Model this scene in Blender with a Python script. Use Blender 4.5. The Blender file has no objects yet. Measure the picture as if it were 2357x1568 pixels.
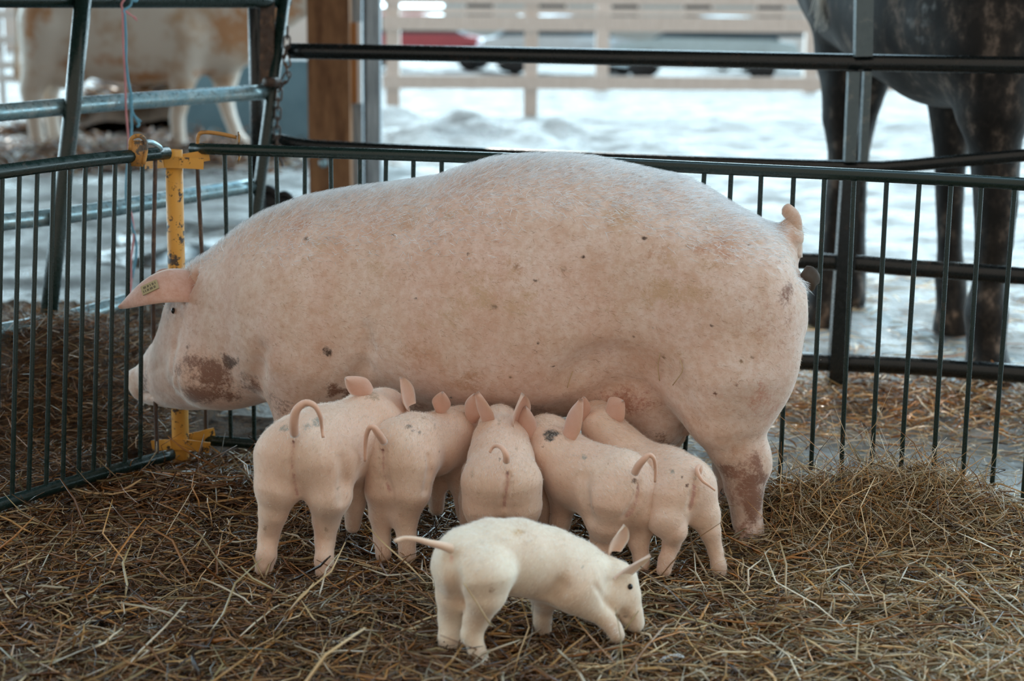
import bpy, math, random
import numpy as np
from mathutils import Vector

random.seed(7)
rng = np.random.default_rng(11)
C = bpy.context.scene.collection
SC = bpy.context.scene

# ------------------------------------------------------------------ camera
CAM_H = 1.25
FPX = 3600.0                                  # focal length in px of a 2357 px wide frame
PITCH = math.atan(732.0 / FPX)
ROLL = 0.012
_fw = np.array([0, math.cos(PITCH), -math.sin(PITCH)])
_r0 = np.array([1.0, 0, 0]); _u0 = np.cross(_r0, _fw)
_R = _r0 * math.cos(ROLL) + _u0 * math.sin(ROLL)
_U = -_r0 * math.sin(ROLL) + _u0 * math.cos(ROLL)
cd = bpy.data.cameras.new('camera'); cam = bpy.data.objects.new('camera', cd); C.objects.link(cam)
from mathutils import Matrix
cam.matrix_world = Matrix(((_R[0], _U[0], -_fw[0], 0), (_R[1], _U[1], -_fw[1], 0), (_R[2], _U[2], -_fw[2], CAM_H), (0, 0, 0, 1)))
cd.sensor_width = 36.0; cd.lens = 36.0 * FPX / 2357.0
cd.clip_end = 400
cd.dof.use_dof = True; cd.dof.focus_distance = 3.72; cd.dof.aperture_fstop = 2.6
SC.camera = cam

# ------------------------------------------------------------------ world, sun, exposure
w = bpy.data.worlds.new('world'); SC.world = w; w.use_nodes = True
_n = w.node_tree.nodes; _l = w.node_tree.links
bg = _n['Background']
_tc = _n.new('ShaderNodeTexCoord'); _sx = _n.new('ShaderNodeSeparateXYZ'); _rp = _n.new('ShaderNodeValToRGB')
_l.new(_tc.outputs['Generated'], _sx.inputs[0]); _l.new(_sx.outputs['Z'], _rp.inputs[0])
_rp.color_ramp.elements[0].position = 0.45; _rp.color_ramp.elements[0].color = (0.82, 1.04, 1.13, 1)
_rp.color_ramp.elements[1].position = 0.95; _rp.color_ramp.elements[1].color = (0.36, 0.62, 0.82, 1)
_my = _n.new('ShaderNodeMapRange'); _my.inputs['From Min'].default_value = -.35; _my.inputs['From Max'].default_value = .35; _l.new(_sx.outputs['Y'], _my.inputs['Value'])
_mx = _n.new('ShaderNodeMix'); _mx.data_type = 'RGBA'; _mx.inputs[6].default_value = (.50, .45, .39, 1)
_bk = _n.new('ShaderNodeMix'); _bk.data_type = 'RGBA'; _bk.blend_type = 'MULTIPLY'; _bk.inputs[0].default_value = 1; _bk.inputs[7].default_value = (3.6, 3.9, 4.05, 1); _l.new(_rp.outputs[0], _bk.inputs[6])
_l.new(_my.outputs[0], _mx.inputs[0]); _l.new(_bk.outputs[2], _mx.inputs[7])
_l.new(_mx.outputs[2], bg.inputs['Color']); bg.inputs['Strength'].default_value = 1.1
sd = bpy.data.lights.new('sun', 'SUN'); sun = bpy.data.objects.new('sun', sd); C.objects.link(sun)
SUN_AZ = math.radians(-12); SUN_EL = math.radians(52)
_sv = Vector((math.sin(SUN_AZ) * math.cos(SUN_EL), math.cos(SUN_AZ) * math.cos(SUN_EL), math.sin(SUN_EL)))
sun.rotation_euler = _sv.to_track_quat('Z', 'Y').to_euler(); sun.location = _sv * 30
sd.energy = 1.5; sd.angle = math.radians(0.6); sd.color = (1.0, 0.95, 0.86)
vs = SC.view_settings
vs.view_transform = 'Standard'; vs.look = 'None'; vs.gamma = 1.0; vs.use_curve_mapping = False
vs.exposure = 0.36

# ------------------------------------------------------------------ projection helpers (pixel of the photograph -> point of the place)
O = np.array([0, 0, CAM_H])
def ray(u, v): return _fw + (u - 1178.5) / FPX * _R + (784 - v) / FPX * _U
def G(u, v, z=0.0):                           # on the level z
    d = ray(u, v); return O + d * ((z - CAM_H) / d[2])
def P(u, v, Y):                               # at the distance Y
    d = ray(u, v); return O + d * (Y / d[1])
def L(u, v, a, b):                            # on the upright plane over the ground line a-b
    d = ray(u, v); e = np.array([b[0] - a[0], b[1] - a[1]]); n = np.array([-e[1], e[0]])
    return O + d * ((n[0] * a[0] + n[1] * a[1]) / (n[0] * d[0] + n[1] * d[1]))

# ------------------------------------------------------------------ mesh helpers
class MB:
    def __init__(s): s.v = []; s.f = []; s.n = 0; s.c = []; s.m = []
    def add(s, v, f, col=(1, 1, 1), mat=0):
        v = np.asarray(v, float); f = [np.asarray(a, int) + s.n for a in (f if isinstance(f, (list, tuple)) else [f]) if len(a)]
        s.v.append(v); s.n += len(v)
        col = np.asarray(col, float)
        if col.ndim == 1: col = np.tile(col, (len(v), 1))
        if col.shape[1] == 3: col = np.concatenate([col, np.zeros((len(col), 4))], 1)
        s.c.append(col)
        for a in f: s.f.append(a); s.m.append(np.full(len(a), mat))
        return s
    def box(s, c, size, rot=None, col=(1, 1, 1), mat=0):
        v = np.array([[x, y, z] for x in (-.5, .5) for y in (-.5, .5) for z in (-.5, .5)]) * np.array(size)
        if rot is not None: v = v @ np.array(rot).T
        s.add(v + np.array(c), np.array([[0, 1, 3, 2], [4, 6, 7, 5], [0, 4, 5, 1], [2, 3, 7, 6], [0, 2, 6, 4], [1, 5, 7, 3]]), col, mat); return s
    def beam(s, a, b, w, t, up=(0, 0, 1), col=(1, 1, 1), mat=0):    # board from a to b
        a = np.asarray(a, float); b = np.asarray(b, float); d = b - a; ln = np.linalg.norm(d); d /= ln
        x = np.cross(d, up); x /= np.linalg.norm(x); y = np.cross(x, d)
        s.box((a + b) / 2, (w, ln, t), np.array([x, d, y]).T, col, mat); return s
    def tube(s, pts, r, n=10, col=(1, 1, 1), mat=0, squash=1.0, cap=True):
        pts = np.asarray(pts, float); m = len(pts); r = np.full(m, r) if np.isscalar(r) else np.asarray(r, float)
        t = np.gradient(pts, axis=0); t /= np.linalg.norm(t, axis=1)[:, None] + 1e-12
        x = np.cross(t[0], (0, 0, 1)); 
        if np.linalg.norm(x) < 0.1: x = np.cross(t[0], (0, 1, 0))
        x /= np.linalg.norm(x); V = []
        ang = np.linspace(0, 2 * np.pi, n, endpoint=False)
        for i in range(m):
            x = x - t[i] * (x @ t[i]); x /= np.linalg.norm(x); y = np.cross(t[i], x)
            V.append(pts[i] + r[i] * (np.cos(ang)[:, None] * x + np.sin(ang)[:, None] * y * squash))
        V = np.concatenate(V); k = np.arange(n); k2 = (k + 1) % n; F = []
        for i in range(m - 1): F.append(np.stack([i * n + k, i * n + k2, (i + 1) * n + k2, (i + 1) * n + k], 1))
        F = np.concatenate(F); T = []
        if cap:
            V = np.concatenate([V, pts[:1], pts[-1:]])
            T = np.concatenate([np.stack([k2, k, np.full(n, m * n)], 1), np.stack([(m - 1) * n + k, (m - 1) * n + k2, np.full(n, m * n + 1)], 1)])
        if not np.isscalar(col) and np.ndim(col) == 2: col = np.concatenate([np.repeat(col, n, 0), col[:1], col[-1:]]) if cap else np.repeat(col, n, 0)
        s.add(V, [F, T], col, mat); return s
    def build(s, name, mats, parent=None, base=None, smooth=True):
        V = np.concatenate(s.v); Cc = np.concatenate(s.c)
        if parent is not None: org = np.array(parent.location) if parent.parent is None else np.array(parent['_w'])
        elif base is not None: org = np.asarray(base, float)
        else: org = np.array([(V[:, 0].min() + V[:, 0].max()) / 2, (V[:, 1].min() + V[:, 1].max()) / 2, V[:, 2].min()])
        V = V - org
        me = bpy.data.meshes.new(name)
        tot = np.concatenate([np.full(len(f), f.shape[1]) for f in s.f]); lv = np.concatenate([f.ravel() for f in s.f])
        me.vertices.add(len(V)); me.vertices.foreach_set('co', V.astype(np.float32).ravel())
        me.loops.add(len(lv)); me.loops.foreach_set('vertex_index', lv.astype(np.int32))
        me.polygons.add(len(tot)); st = np.concatenate([[0], np.cumsum(tot)[:-1]])
        me.polygons.foreach_set('loop_start', st.astype(np.int32)); me.polygons.foreach_set('loop_total', tot.astype(np.int32))
        me.polygons.foreach_set('material_index', np.concatenate(s.m).astype(np.int32))
        me.update(calc_edges=True)
        at = me.attributes.new('Col', 'FLOAT_COLOR', 'POINT')
        at.data.foreach_set('color', np.concatenate([Cc[:, :3], np.ones((len(Cc), 1))], 1).astype(np.float32).ravel())
        if Cc[:, 6].any():
            at = me.attributes.new('DirtSheen', 'FLOAT_COLOR', 'POINT'); at.data.foreach_set('color', np.concatenate([Cc[:, 3:6], np.ones((len(Cc), 1))], 1).astype(np.float32).ravel())
            at = me.attributes.new('Dens', 'FLOAT', 'POINT'); at.data.foreach_set('value', Cc[:, 6].astype(np.float32))
        me.polygons.foreach_set('use_smooth', np.full(len(tot), smooth))
        for mm in (mats if isinstance(mats, (list, tuple)) else [mats]): me.materials.append(mm)
        me.validate()
        o = bpy.data.objects.new(name, me); C.objects.link(o)
        if parent is not None:
            o.parent = parent; o['_w'] = [float(q) for q in org]
        else: o.location = Vector(org)
        return o

def tag(o, label=None, cat=None, group=None, kind=None):
    if label: o['label'] = label
    if cat: o['category'] = cat
    if group: o['group'] = group
    if kind: o['kind'] = kind
    return o
def thing(name, label, cat, loc, group=None):
    o = bpy.data.objects.new(name, None); C.objects.link(o); o.empty_display_size = .1
    o.location = Vector(loc); o.matrix_world = Matrix.Translation(Vector(loc))
    return tag(o, label, cat, group)
def bez(pts, n=24):                            # smooth curve through points (Catmull-Rom)
    p = np.asarray(pts, float); p = np.vstack([2 * p[0] - p[1], p, 2 * p[-1] - p[-2]]); out = []
    m = len(p) - 3
    for q in np.linspace(0, m - 1e-9, n):
        i = int(q); t = q - i; a, b, c, d = p[i:i + 4]
        out.append(.5 * (2 * b + (c - a) * t + (2 * a - 5 * b + 4 * c - d) * t * t + (3 * b - a - 3 * c + d) * t ** 3))
    return np.array(out)

# ------------------------------------------------------------------ materials
def mat(name, rough=.6, metal=0, spec=.5):
    m = bpy.data.materials.new(name); m.use_nodes = True; b = m.node_tree.nodes['Principled BSDF']
    b.inputs['Roughness'].default_value = rough; b.inputs['Metallic'].default_value = metal
    b.inputs['Specular IOR Level'].default_value = spec
    return m, m.node_tree.nodes, m.node_tree.links, b
def noise(N, Lk, scale, detail=4, rough=.55, stretch=None, coord='Object'):
    tc = N.new('ShaderNodeTexCoord'); nz = N.new('ShaderNodeTexNoise'); nz.inputs['Scale'].default_value = scale
    nz.inputs['Detail'].default_value = detail; nz.inputs['Roughness'].default_value = rough
    if stretch:
        mp = N.new('ShaderNodeMapping'); mp.inputs['Scale'].default_value = stretch; Lk.new(tc.outputs[coord], mp.inputs[0]); Lk.new(mp.outputs[0], nz.inputs['Vector'])
    else: Lk.new(tc.outputs[coord], nz.inputs['Vector'])
    return nz.outputs['Fac']
def ramp(N, Lk, fac, stops):
    r = N.new('ShaderNodeValToRGB'); e = r.color_ramp.elements
    while len(e) < len(stops): e.new(.5)
    for q, (p, c) in zip(e, stops): q.position = p; q.color = (*c, 1) if not np.isscalar(c) else (c, c, c, 1)
    Lk.new(fac, r.inputs[0]); return r.outputs[0]
def mix(N, Lk, a, b, fac, mode='MIX'):
    m = N.new('ShaderNodeMix'); m.data_type = 'RGBA'; m.blend_type = mode
    for i, x in ((6, a), (7, b), (0, fac)):
        s = m.inputs[i]
        if hasattr(x, 'links'): Lk.new(x, s)
        elif np.isscalar(x): s.default_value = x if i == 0 else (x, x, x, 1)
        else: s.default_value = (*x, 1)
    return m.outputs[2]
def bump(N, Lk, b, h, strength, dist=.01):
    q = N.new('ShaderNodeBump'); q.inputs['Strength'].default_value = strength; q.inputs['Distance'].default_value = dist
    Lk.new(h, q.inputs['Height']); Lk.new(q.outputs[0], b.inputs['Normal'])
def colattr(N):
    a = N.new('ShaderNodeAttribute'); a.attribute_name = 'Col'; return a.outputs['Color']

def dirt_sheen_mix(N, K, c, scale, stretch=None):    # speckled dirt, and the painted sheen of the horse: fine grain thresholded by the density on the surface
    a = N.new('ShaderNodeAttribute'); a.attribute_name = 'DirtSheen'; d = N.new('ShaderNodeAttribute'); d.attribute_name = 'Dens'
    n = noise(N, K, scale, 6, .72, stretch); m1 = N.new('ShaderNodeMath'); m1.operation = 'MULTIPLY_ADD'; K.new(n, m1.inputs[0]); m1.inputs[1].default_value = 2.6; m1.inputs[2].default_value = -1.75
    m2 = N.new('ShaderNodeMath'); m2.operation = 'MULTIPLY_ADD'; K.new(d.outputs['Fac'], m2.inputs[0]); m2.inputs[1].default_value = 1.6; K.new(m1.outputs[0], m2.inputs[2])
    m3 = N.new('ShaderNodeMath'); m3.operation = 'MULTIPLY'; m3.use_clamp = True; K.new(m2.outputs[0], m3.inputs[0]); m3.inputs[1].default_value = 1.5
    m5 = N.new('ShaderNodeMath'); m5.operation = 'MULTIPLY'; m5.use_clamp = True; K.new(d.outputs['Fac'], m5.inputs[0]); m5.inputs[1].default_value = 3.0
    m4 = N.new('ShaderNodeMath'); m4.operation = 'MULTIPLY'; K.new(m3.outputs[0], m4.inputs[0]); K.new(m5.outputs[0], m4.inputs[1])
    return mix(N, K, c, a.outputs['Color'], m4.outputs[0])
def skin_mat(name, fine=60, amount=.5, bmp=.35, rough=.62, blotch=(.80, .62, .50)):
    m, N, K, b = mat(name, rough, 0, .28)
    c = colattr(N)
    f1 = ramp(N, K, noise(N, K, fine, 5, .7), [(.38, blotch), (.60, (1, 1, 1))])
    c1 = mix(N, K, c, f1, amount, 'MULTIPLY')
    f2 = ramp(N, K, noise(N, K, 9, 4, .6), [(.36, (.84, .72, .60)), (.62, (1.0, 1.0, 1.0))])
    c2 = mix(N, K, c1, f2, amount, 'MULTIPLY')
    K.new(dirt_sheen_mix(N, K, c2, 120), b.inputs['Base Color'])
    b.inputs['Subsurface Weight'].default_value = .12; b.inputs['Subsurface Radius'].default_value = (.02, .007, .004); b.inputs['Subsurface Scale'].default_value = 1.0
    b.inputs['Sheen Weight'].default_value = .8; b.inputs['Sheen Roughness'].default_value = .4; b.inputs['Sheen Tint'].default_value = (1, .97, .93, 1)
    bump(N, K, b, noise(N, K, fine * 4, 3, .6), bmp, .002)
    return m
M_sow = skin_mat('sow_skin', 55, .55)
M_piglet = skin_mat('piglet_skin', 70, .28, .25, blotch=(.88, .76, .66))
def hair_mat(name):
    m, N, K, b = mat(name, .45, 0, .4)
    K.new(colattr(N), b.inputs['Base Color'])
    t = N.new('ShaderNodeBsdfTranslucent'); K.new(colattr(N), t.inputs['Color'])
    ms = N.new('ShaderNodeMixShader'); ms.inputs[0].default_value = .45
    K.new(b.outputs[0], ms.inputs[1]); K.new(t.outputs[0], ms.inputs[2]); K.new(ms.outputs[0], N['Material Output'].inputs[0])
    return m
M_hair = hair_mat('bristle')
M_straw = hair_mat('straw_strand')
_b = M_straw.node_tree.nodes['Principled BSDF']; _b.inputs['Roughness'].default_value = .22; _b.inputs['Specular IOR Level'].default_value = .85
for q in M_straw.node_tree.nodes:
    if q.type == 'MIX_SHADER': q.inputs[0].default_value = .2

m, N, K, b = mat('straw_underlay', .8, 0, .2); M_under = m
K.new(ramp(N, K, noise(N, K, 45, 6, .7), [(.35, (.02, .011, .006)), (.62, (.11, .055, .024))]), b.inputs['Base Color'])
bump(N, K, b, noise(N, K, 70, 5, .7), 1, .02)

def fur_mat(name, stops, scale, stretch=None, dist=.01, rough=.6):
    m, N, K, b = mat(name, rough, 0, .3)
    c = colattr(N); c = mix(N, K, c, ramp(N, K, noise(N, K, scale, 5, .65, stretch), stops), 1, 'MULTIPLY')
    K.new(dirt_sheen_mix(N, K, c, 14), b.inputs['Base Color']); b.inputs['Sheen Weight'].default_value = .04
    bump(N, K, b, noise(N, K, 90, 3), .4, .004); return m
M_horse = fur_mat('dapple_coat', [(.44, (.25, .24, .24)), (.55, (.9, .8, .7)), (.68, (5.0, 4.2, 3.5))], 15, (1, 1, .6))
M_cow = fur_mat('cow_coat', [(.34, (.72, .52, .36)), (.50, (1, 1, 1))], 2.3)

def metal_mat(name, base, wear, lo=.60, hi=.68, rough=.35, metal=0.0, scale=18):
    m, N, K, b = mat(name, rough, metal, .5)
    f = noise(N, K, scale, 6, .7); k = ramp(N, K, f, [(lo, 0.0), (hi, 1.0)])
    K.new(mix(N, K, base, wear, k), b.inputs['Base Color'])
    K.new(ramp(N, K, noise(N, K, 60, 3), [(.3, rough * .7), (.7, min(1, rough * 1.6))]), b.inputs['Roughness'])
    bump(N, K, b, noise(N, K, 130, 4, .6), .05, .002); return m
M_green = metal_mat('green_paint', (.007, .021, .018), (.06, .04, .03), .62, .72, .24)
M_dark = metal_mat('dark_paint', (.006, .009, .010), (.06, .035, .025), .60, .74, .22)
M_galv = metal_mat('galvanised', (.30, .46, .52), (.50, .60, .62), .45, .65, .27, .6, 25)
M_rust = metal_mat('rusty_steel', (.06, .035, .025), (.20, .11, .06), .5, .7, .5)
M_yellow = metal_mat('yellow_paint', (.70, .33, .05), (.06, .035, .02), .555, .585, .42, 0, 26)
M_yellow2 = metal_mat('worn_yellow_paint', (.50, .24, .06), (.10, .08, .06), .48, .56, .45, 0, 30)
M_box = metal_mat('grey_steel', (.10, .135, .15), (.22, .23, .22), .55, .7, .4, .3)
def wood_mat(name, a, b_, rough=.75, sc=6, st=(9, 9, .8)):
    m, N, K, b = mat(name, rough, 0, .3)
    K.new(ramp(N, K, noise(N, K, sc, 6, .65, st), [(.34, a), (.66, b_)]), b.inputs['Base Color'])
    bump(N, K, b, noise(N, K, sc * 3, 5, .6, st), .5, .008); return m
M_timber = wood_mat('brown_timber', (.12, .05, .022), (.34, .17, .08), .7, 3, (5, 5, 1.0))
M_grey = wood_mat('weathered_board', (.20, .23, .25), (.48, .52, .55))
M_fence = wood_mat('pale_fence_board', (.68, .60, .55), (.86, .78, .73))
M_white = wood_mat('white_board', (.75, .75, .75), (.85, .85, .85))
M_bark = wood_mat('orange_wood', (.32, .13, .04), (.50, .22, .08))
M_roofm = wood_mat('roof_sheet', (.10, .09, .08), (.18, .16, .14))
M_blue = wood_mat('blue_sheet', (.10, .19, .25), (.16, .27, .34), .5, 2, (1, 1, 1))
def flat(name, c, rough=.6, metal=0, spec=.5):
    m, N, K, b = mat(name, rough, metal, spec)
    f = ramp(N, K, noise(N, K, 12, 3), [(.3, tuple(x * .82 for x in c)), (.7, c)]); K.new(f, b.inputs['Base Color']); return m
M_eye = flat('eye_black', (.012, .008, .006), .12)
M_pinkt = flat('pink_twine', (.72, .30, .32), .8); M_bluet = flat('blue_twine', (.16, .42, .58), .8)
M_rubber = flat('black_rubber', (.02, .02, .022), .6)
M_tag = flat('ear_tag_plastic', (.50, .42, .24), .5); M_ink = flat('tag_ink', (.10, .09, .07), .6)
M_hoof = flat('hoof_horn', (.12, .08, .06), .5)
M_feather = flat('feather_white', (.8, .82, .84), .6)
M_dung = flat('dung', (.07, .05, .035), .7)

m, N, K, b = mat('puddle_water', .12, 0, .9); M_water = m; b.inputs['Base Color'].default_value = (.10, .10, .095, 1)
bump(N, K, b, noise(N, K, 22, 3, .6), .5, .03)
# ground: pale trodden dirt, wet in places
m, N, K, b = mat('trodden_dirt', .55, 0, .5); M_ground = m
g1 = ramp(N, K, noise(N, K, 1.1, 7, .68), [(.33, (.08, .072, .066)), (.46, (.21, .195, .18)), (.60, (.30, .29, .275))])
g2 = ramp(N, K, noise(N, K, 26, 5, .7), [(.38, (.42, .40, .38)), (.58, (1, 1, 1))])
K.new(mix(N, K, g1, g2, .7, 'MULTIPLY'), b.inputs['Base Color'])
K.new(ramp(N, K, noise(N, K, 2.3, 4, .6), [(.40, .22), (.58, .75)]), b.inputs['Roughness'])
bump(N, K, b, noise(N, K, 16, 6, .65), .7, .05)

# ------------------------------------------------------------------ ground
def bumps(x, y):
    z = np.zeros_like(x)
    for (u, v, r, h) in ((950, 330, 1.0, .24), (1060, 325, .8, .20), (1150, 335, .9, .22), (1290, 320, .6, .30), (1350, 335, .7, .16), (890, 300, 1.0, .3), (1010, 345, .6, .16), (1220, 345, .7, .16), (1480, 335, .8, .12),
                         (2090, 905, .5, .035), (1960, 890, .4, .04)):
        g = G(u, v); z += h * np.exp(-((x - g[0]) ** 2 + ((y - g[1]) / 1.2) ** 2) / (r * .55) ** 2)
    lump = .5 + .5 * np.sin(x * 5.1 + np.sin(y * 3.3) * 2) * np.sin(y * 4.3 + np.sin(x * 2.7) * 2)
    return z * (.55 + .6 * lump) + .018 * np.sin(x * 3.7 + 1.3 * np.sin(y * 2.2)) * np.sin(y * 2.9 + np.sin(x * 3.1)) + .008 * np.sin(x * 13 + 2 * np.sin(y * 7)) * np.sin(y * 11 + x * 3)
xs = np.concatenate([np.linspace(-40, -7, 12)[:-1], np.linspace(-7, 7, 210), np.linspace(7, 40, 12)[1:]])
ys = np.concatenate([np.linspace(-6, 2, 8)[:-1], np.linspace(2, 8, 110)[:-1], np.linspace(8, 20, 130)[:-1], np.linspace(20, 90, 30)])
X, Y = np.meshgrid(xs, ys, indexing='ij'); Z = bumps(X, Y) - .02
nx, ny = X.shape; idx = np.arange(nx * ny).reshape(nx, ny)
gm = MB().add(np.stack([X, Y, Z], -1).reshape(-1, 3), np.stack([idx[:-1, :-1], idx[1:, :-1], idx[1:, 1:], idx[:-1, 1:]], -1).reshape(-1, 4))
tag(gm.build('floor', M_ground, base=(0, 0, 0)), kind='structure')

# ------------------------------------------------------------------ barn shell: unseen roof cut to shape the shade, left piece on the timber posts
rf = MB().box((3.5, 5.75, 3.25), (8.0, 2.8, .12)); tag(rf.build('shade_roof', M_roofm, smooth=False), kind='structure')  # added strip, sized to keep the sun off the pen
rf = MB().box((-4.95, 6.35, 3.25), (8.9, 7.2, .12)); tag(rf.build('shade_roof', M_roofm, smooth=False), kind='structure')
rf = MB().box((-5.4, 13.35, 3.31), (8.0, 6.8, .12)); tag(rf.build('shade_roof', M_roofm, smooth=False), kind='structure')  # added to shade the cow, far edge cut back to let sky in
a = P(425, 330, 16.6); c = P(722, 330, 16.6)
tag(MB().box(((a[0] + c[0]) / 2, 16.6, .42), (c[0] - a[0], .06, .84)).build('wall_back', M_blue, smooth=False), kind='structure')
# ------------------------------------------------------------------ surface extraction for bodies
def surfnet(F, org, h):
    nx, ny, nz = F.shape; cs = (nx - 1, ny - 1, nz - 1)
    S = np.zeros(cs + (3,), np.float32); n = np.zeros(cs, np.float32)
    co = [(i, j, k) for i in (0, 1) for j in (0, 1) for k in (0, 1)]
    sl = lambda c: F[c[0]:c[0] + cs[0], c[1]:c[1] + cs[1], c[2]:c[2] + cs[2]]
    for p in co:
        for ax in range(3):
            if p[ax]: continue
            q = list(p); q[ax] = 1; A = sl(p); B = sl(q); mk = (A < 0) != (B < 0)
            t = np.where(mk, A / np.where(mk, A - B, 1), 0)
            for d in range(3): S[..., d] += mk * (p[d] + (t if d == ax else 0))
            n += mk
    act = n > 0; ids = np.full(cs, -1, np.int64); ids[act] = np.arange(act.sum())
    V = (np.argwhere(act) + S[act] / n[act][:, None]) * h + org
    Q = []
    ins = F < 0
    for ax in range(3):
        a_ = [slice(1, -1)] * 3; b_ = [slice(1, -1)] * 3; a_[ax] = slice(0, -1); b_[ax] = slice(1, None)
        A = ins[tuple(a_)]; B = ins[tuple(b_)]; o1, o2 = [(1, 2), (2, 0), (0, 1)][ax]
        for flip, mk in ((0, A & ~B), (1, B & ~A)):
            I = np.argwhere(mk).astype(np.int64)
            for d in range(3):
                if d != ax: I[:, d] += 1
            if not len(I): continue
            qs = []
            for d1, d2 in ((-1, -1), (0, -1), (0, 0), (-1, 0)):
                J = I.copy(); J[:, o1] += d1; J[:, o2] += d2; qs.append(ids[J[:, 0], J[:, 1], J[:, 2]])
            if flip: qs = qs[::-1]
            Q.append(np.stack(qs, 1))
    return V, np.concatenate(Q)
def relax(V, Q, it=2, lam=.5):
    e = np.concatenate([Q[:, [0, 1]], Q[:, [1, 2]], Q[:, [2, 3]], Q[:, [3, 0]]]); e = np.concatenate([e, e[:, ::-1]])
    cnt = np.bincount(e[:, 0], minlength=len(V))[:, None]
    for k in range(it):
        for l in (lam, -lam * 1.02):
            s = np.stack([np.bincount(e[:, 0], weights=V[e[:, 1], d], minlength=len(V)) for d in range(3)], 1)
            V = V + l * (s / cnt - V)
    return V
class Field:
    def __init__(s, lo, hi, h):
        s.lo = np.asarray(lo, float); s.h = h; s.n = np.ceil((np.asarray(hi) - s.lo) / h).astype(int) + 1
        s.F = np.full(s.n, .3, np.float32); s.ax = [s.lo[d] + h * np.arange(s.n[d]) for d in range(3)]
    def sub(s, lo, hi):
        i0 = np.clip(np.floor((np.asarray(lo) - s.lo) / s.h).astype(int), 0, s.n); i1 = np.clip(np.ceil((np.asarray(hi) - s.lo) / s.h).astype(int) + 1, 0, s.n)
        sl = tuple(slice(a, b) for a, b in zip(i0, i1)); g = np.meshgrid(*[s.ax[d][sl[d]] for d in range(3)], indexing='ij', sparse=True); return sl, g
    def merge(s, sl, d, k, op='u'):
        F = s.F[sl]
        if op == 'u': hh = np.clip(.5 + .5 * (F - d) / k, 0, 1); s.F[sl] = F + (d - F) * hh - k * hh * (1 - hh)
        else: d = -d; hh = np.clip(.5 - .5 * (F - d) / k, 0, 1); s.F[sl] = F + (d - F) * hh + k * hh * (1 - hh)
    def cone(s, a, b, ra, rb, k=.03, op='u'):
        a = np.asarray(a, float); b = np.asarray(b, float); R = max(ra, rb) + k * 1.5 + .01
        sl, (x, y, z) = s.sub(np.minimum(a, b) - R, np.maximum(a, b) + R)
        ab = b - a; L2 = max(ab @ ab, 1e-9)
        t = np.clip(((x - a[0]) * ab[0] + (y - a[1]) * ab[1] + (z - a[2]) * ab[2]) / L2, 0, 1)
        d = np.sqrt((x - a[0] - t * ab[0]) ** 2 + (y - a[1] - t * ab[1]) ** 2 + (z - a[2] - t * ab[2]) ** 2) - (ra + (rb - ra) * t)
        s.merge(sl, d, k, op)
    def chain(s, pts, k=.03, kk=.008):         # a limb: its own segments joined tightly, then blended once into the body
        A_ = np.array([p for p, r in pts]); R_ = max(r for p, r in pts) + k * 1.5 + .01
        sl, (x, y, z) = s.sub(A_.min(0) - R_, A_.max(0) + R_); D = None
        for (a, ra), (b, rb) in zip(pts[:-1], pts[1:]):
            a = np.asarray(a, float); b = np.asarray(b, float); ab = b - a; L2 = max(ab @ ab, 1e-9)
            t = np.clip(((x - a[0]) * ab[0] + (y - a[1]) * ab[1] + (z - a[2]) * ab[2]) / L2, 0, 1)
            d = np.sqrt((x - a[0] - t * ab[0]) ** 2 + (y - a[1] - t * ab[1]) ** 2 + (z - a[2] - t * ab[2]) ** 2) - (ra + (rb - ra) * t)
            if D is None: D = d
            else: h = np.clip(.5 + .5 * (D - d) / kk, 0, 1); D = D + (d - D) * h - kk * h * (1 - h)
        s.merge(sl, D, k)
    def ell(s, c, r, k=.03, op='u', rot=None):
        c = np.asarray(c, float); r = np.asarray(r, float); Rm = max(r) + k * 1.5 + .01
        sl, (x, y, z) = s.sub(c - Rm, c + Rm); x = x - c[0]; y = y - c[1]; z = z - c[2]
        if rot is not None:
            rot = np.asarray(rot); x, y, z = [rot[0][i] * x + rot[1][i] * y + rot[2][i] * z for i in range(3)]
        k0 = np.sqrt((x / r[0]) ** 2 + (y / r[1]) ** 2 + (z / r[2]) ** 2); k1 = np.sqrt((x / r[0] ** 2) ** 2 + (y / r[1] ** 2) ** 2 + (z / r[2] ** 2) ** 2) + 1e-6
        s.merge(sl, (k0 * (k0 - 1) / k1), k, op)
    def loft(s, S, zt, zb, hw, nc, p=2.3, k=.04):       # body along axis 0: top and bottom profile, half width, centre offset
        m = 400; ss = np.linspace(S[0], S[-1], m); ker = np.hanning(13); ker /= ker.sum()
        def f(a):
            q = np.interp(ss, S, a); q = np.convolve(np.pad(q, 6, 'reflect', reflect_type='odd'), ker, 'valid'); return q
        zt, zb, hw, nc = map(f, (zt, zb, hw, nc))
        x = s.ax[0][:, None, None]; y = s.ax[1][None, :, None]; z = s.ax[2][None, None, :]
        g = lambda a: np.interp(s.ax[0], ss, a)[:, None, None]
        zc = g((zt + zb) / 2); hz = g((zt - zb) / 2); W = g(hw); c = g(nc)
        f_ = ((np.abs(z - zc) / hz) ** p + (np.abs(y - c) / W) ** p) ** (1 / p)
        d = (f_ - 1) * np.minimum(hz, W) * 1.05
        e = np.maximum(S[0] - x, x - S[-1]); d = np.maximum(d, e)
        s.merge((slice(None),) * 3, d.astype(np.float32), k)
    def mesh(s, it=2):
        V, Q = surfnet(s.F, s.lo, s.h); return relax(V, Q, it), Q

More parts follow.
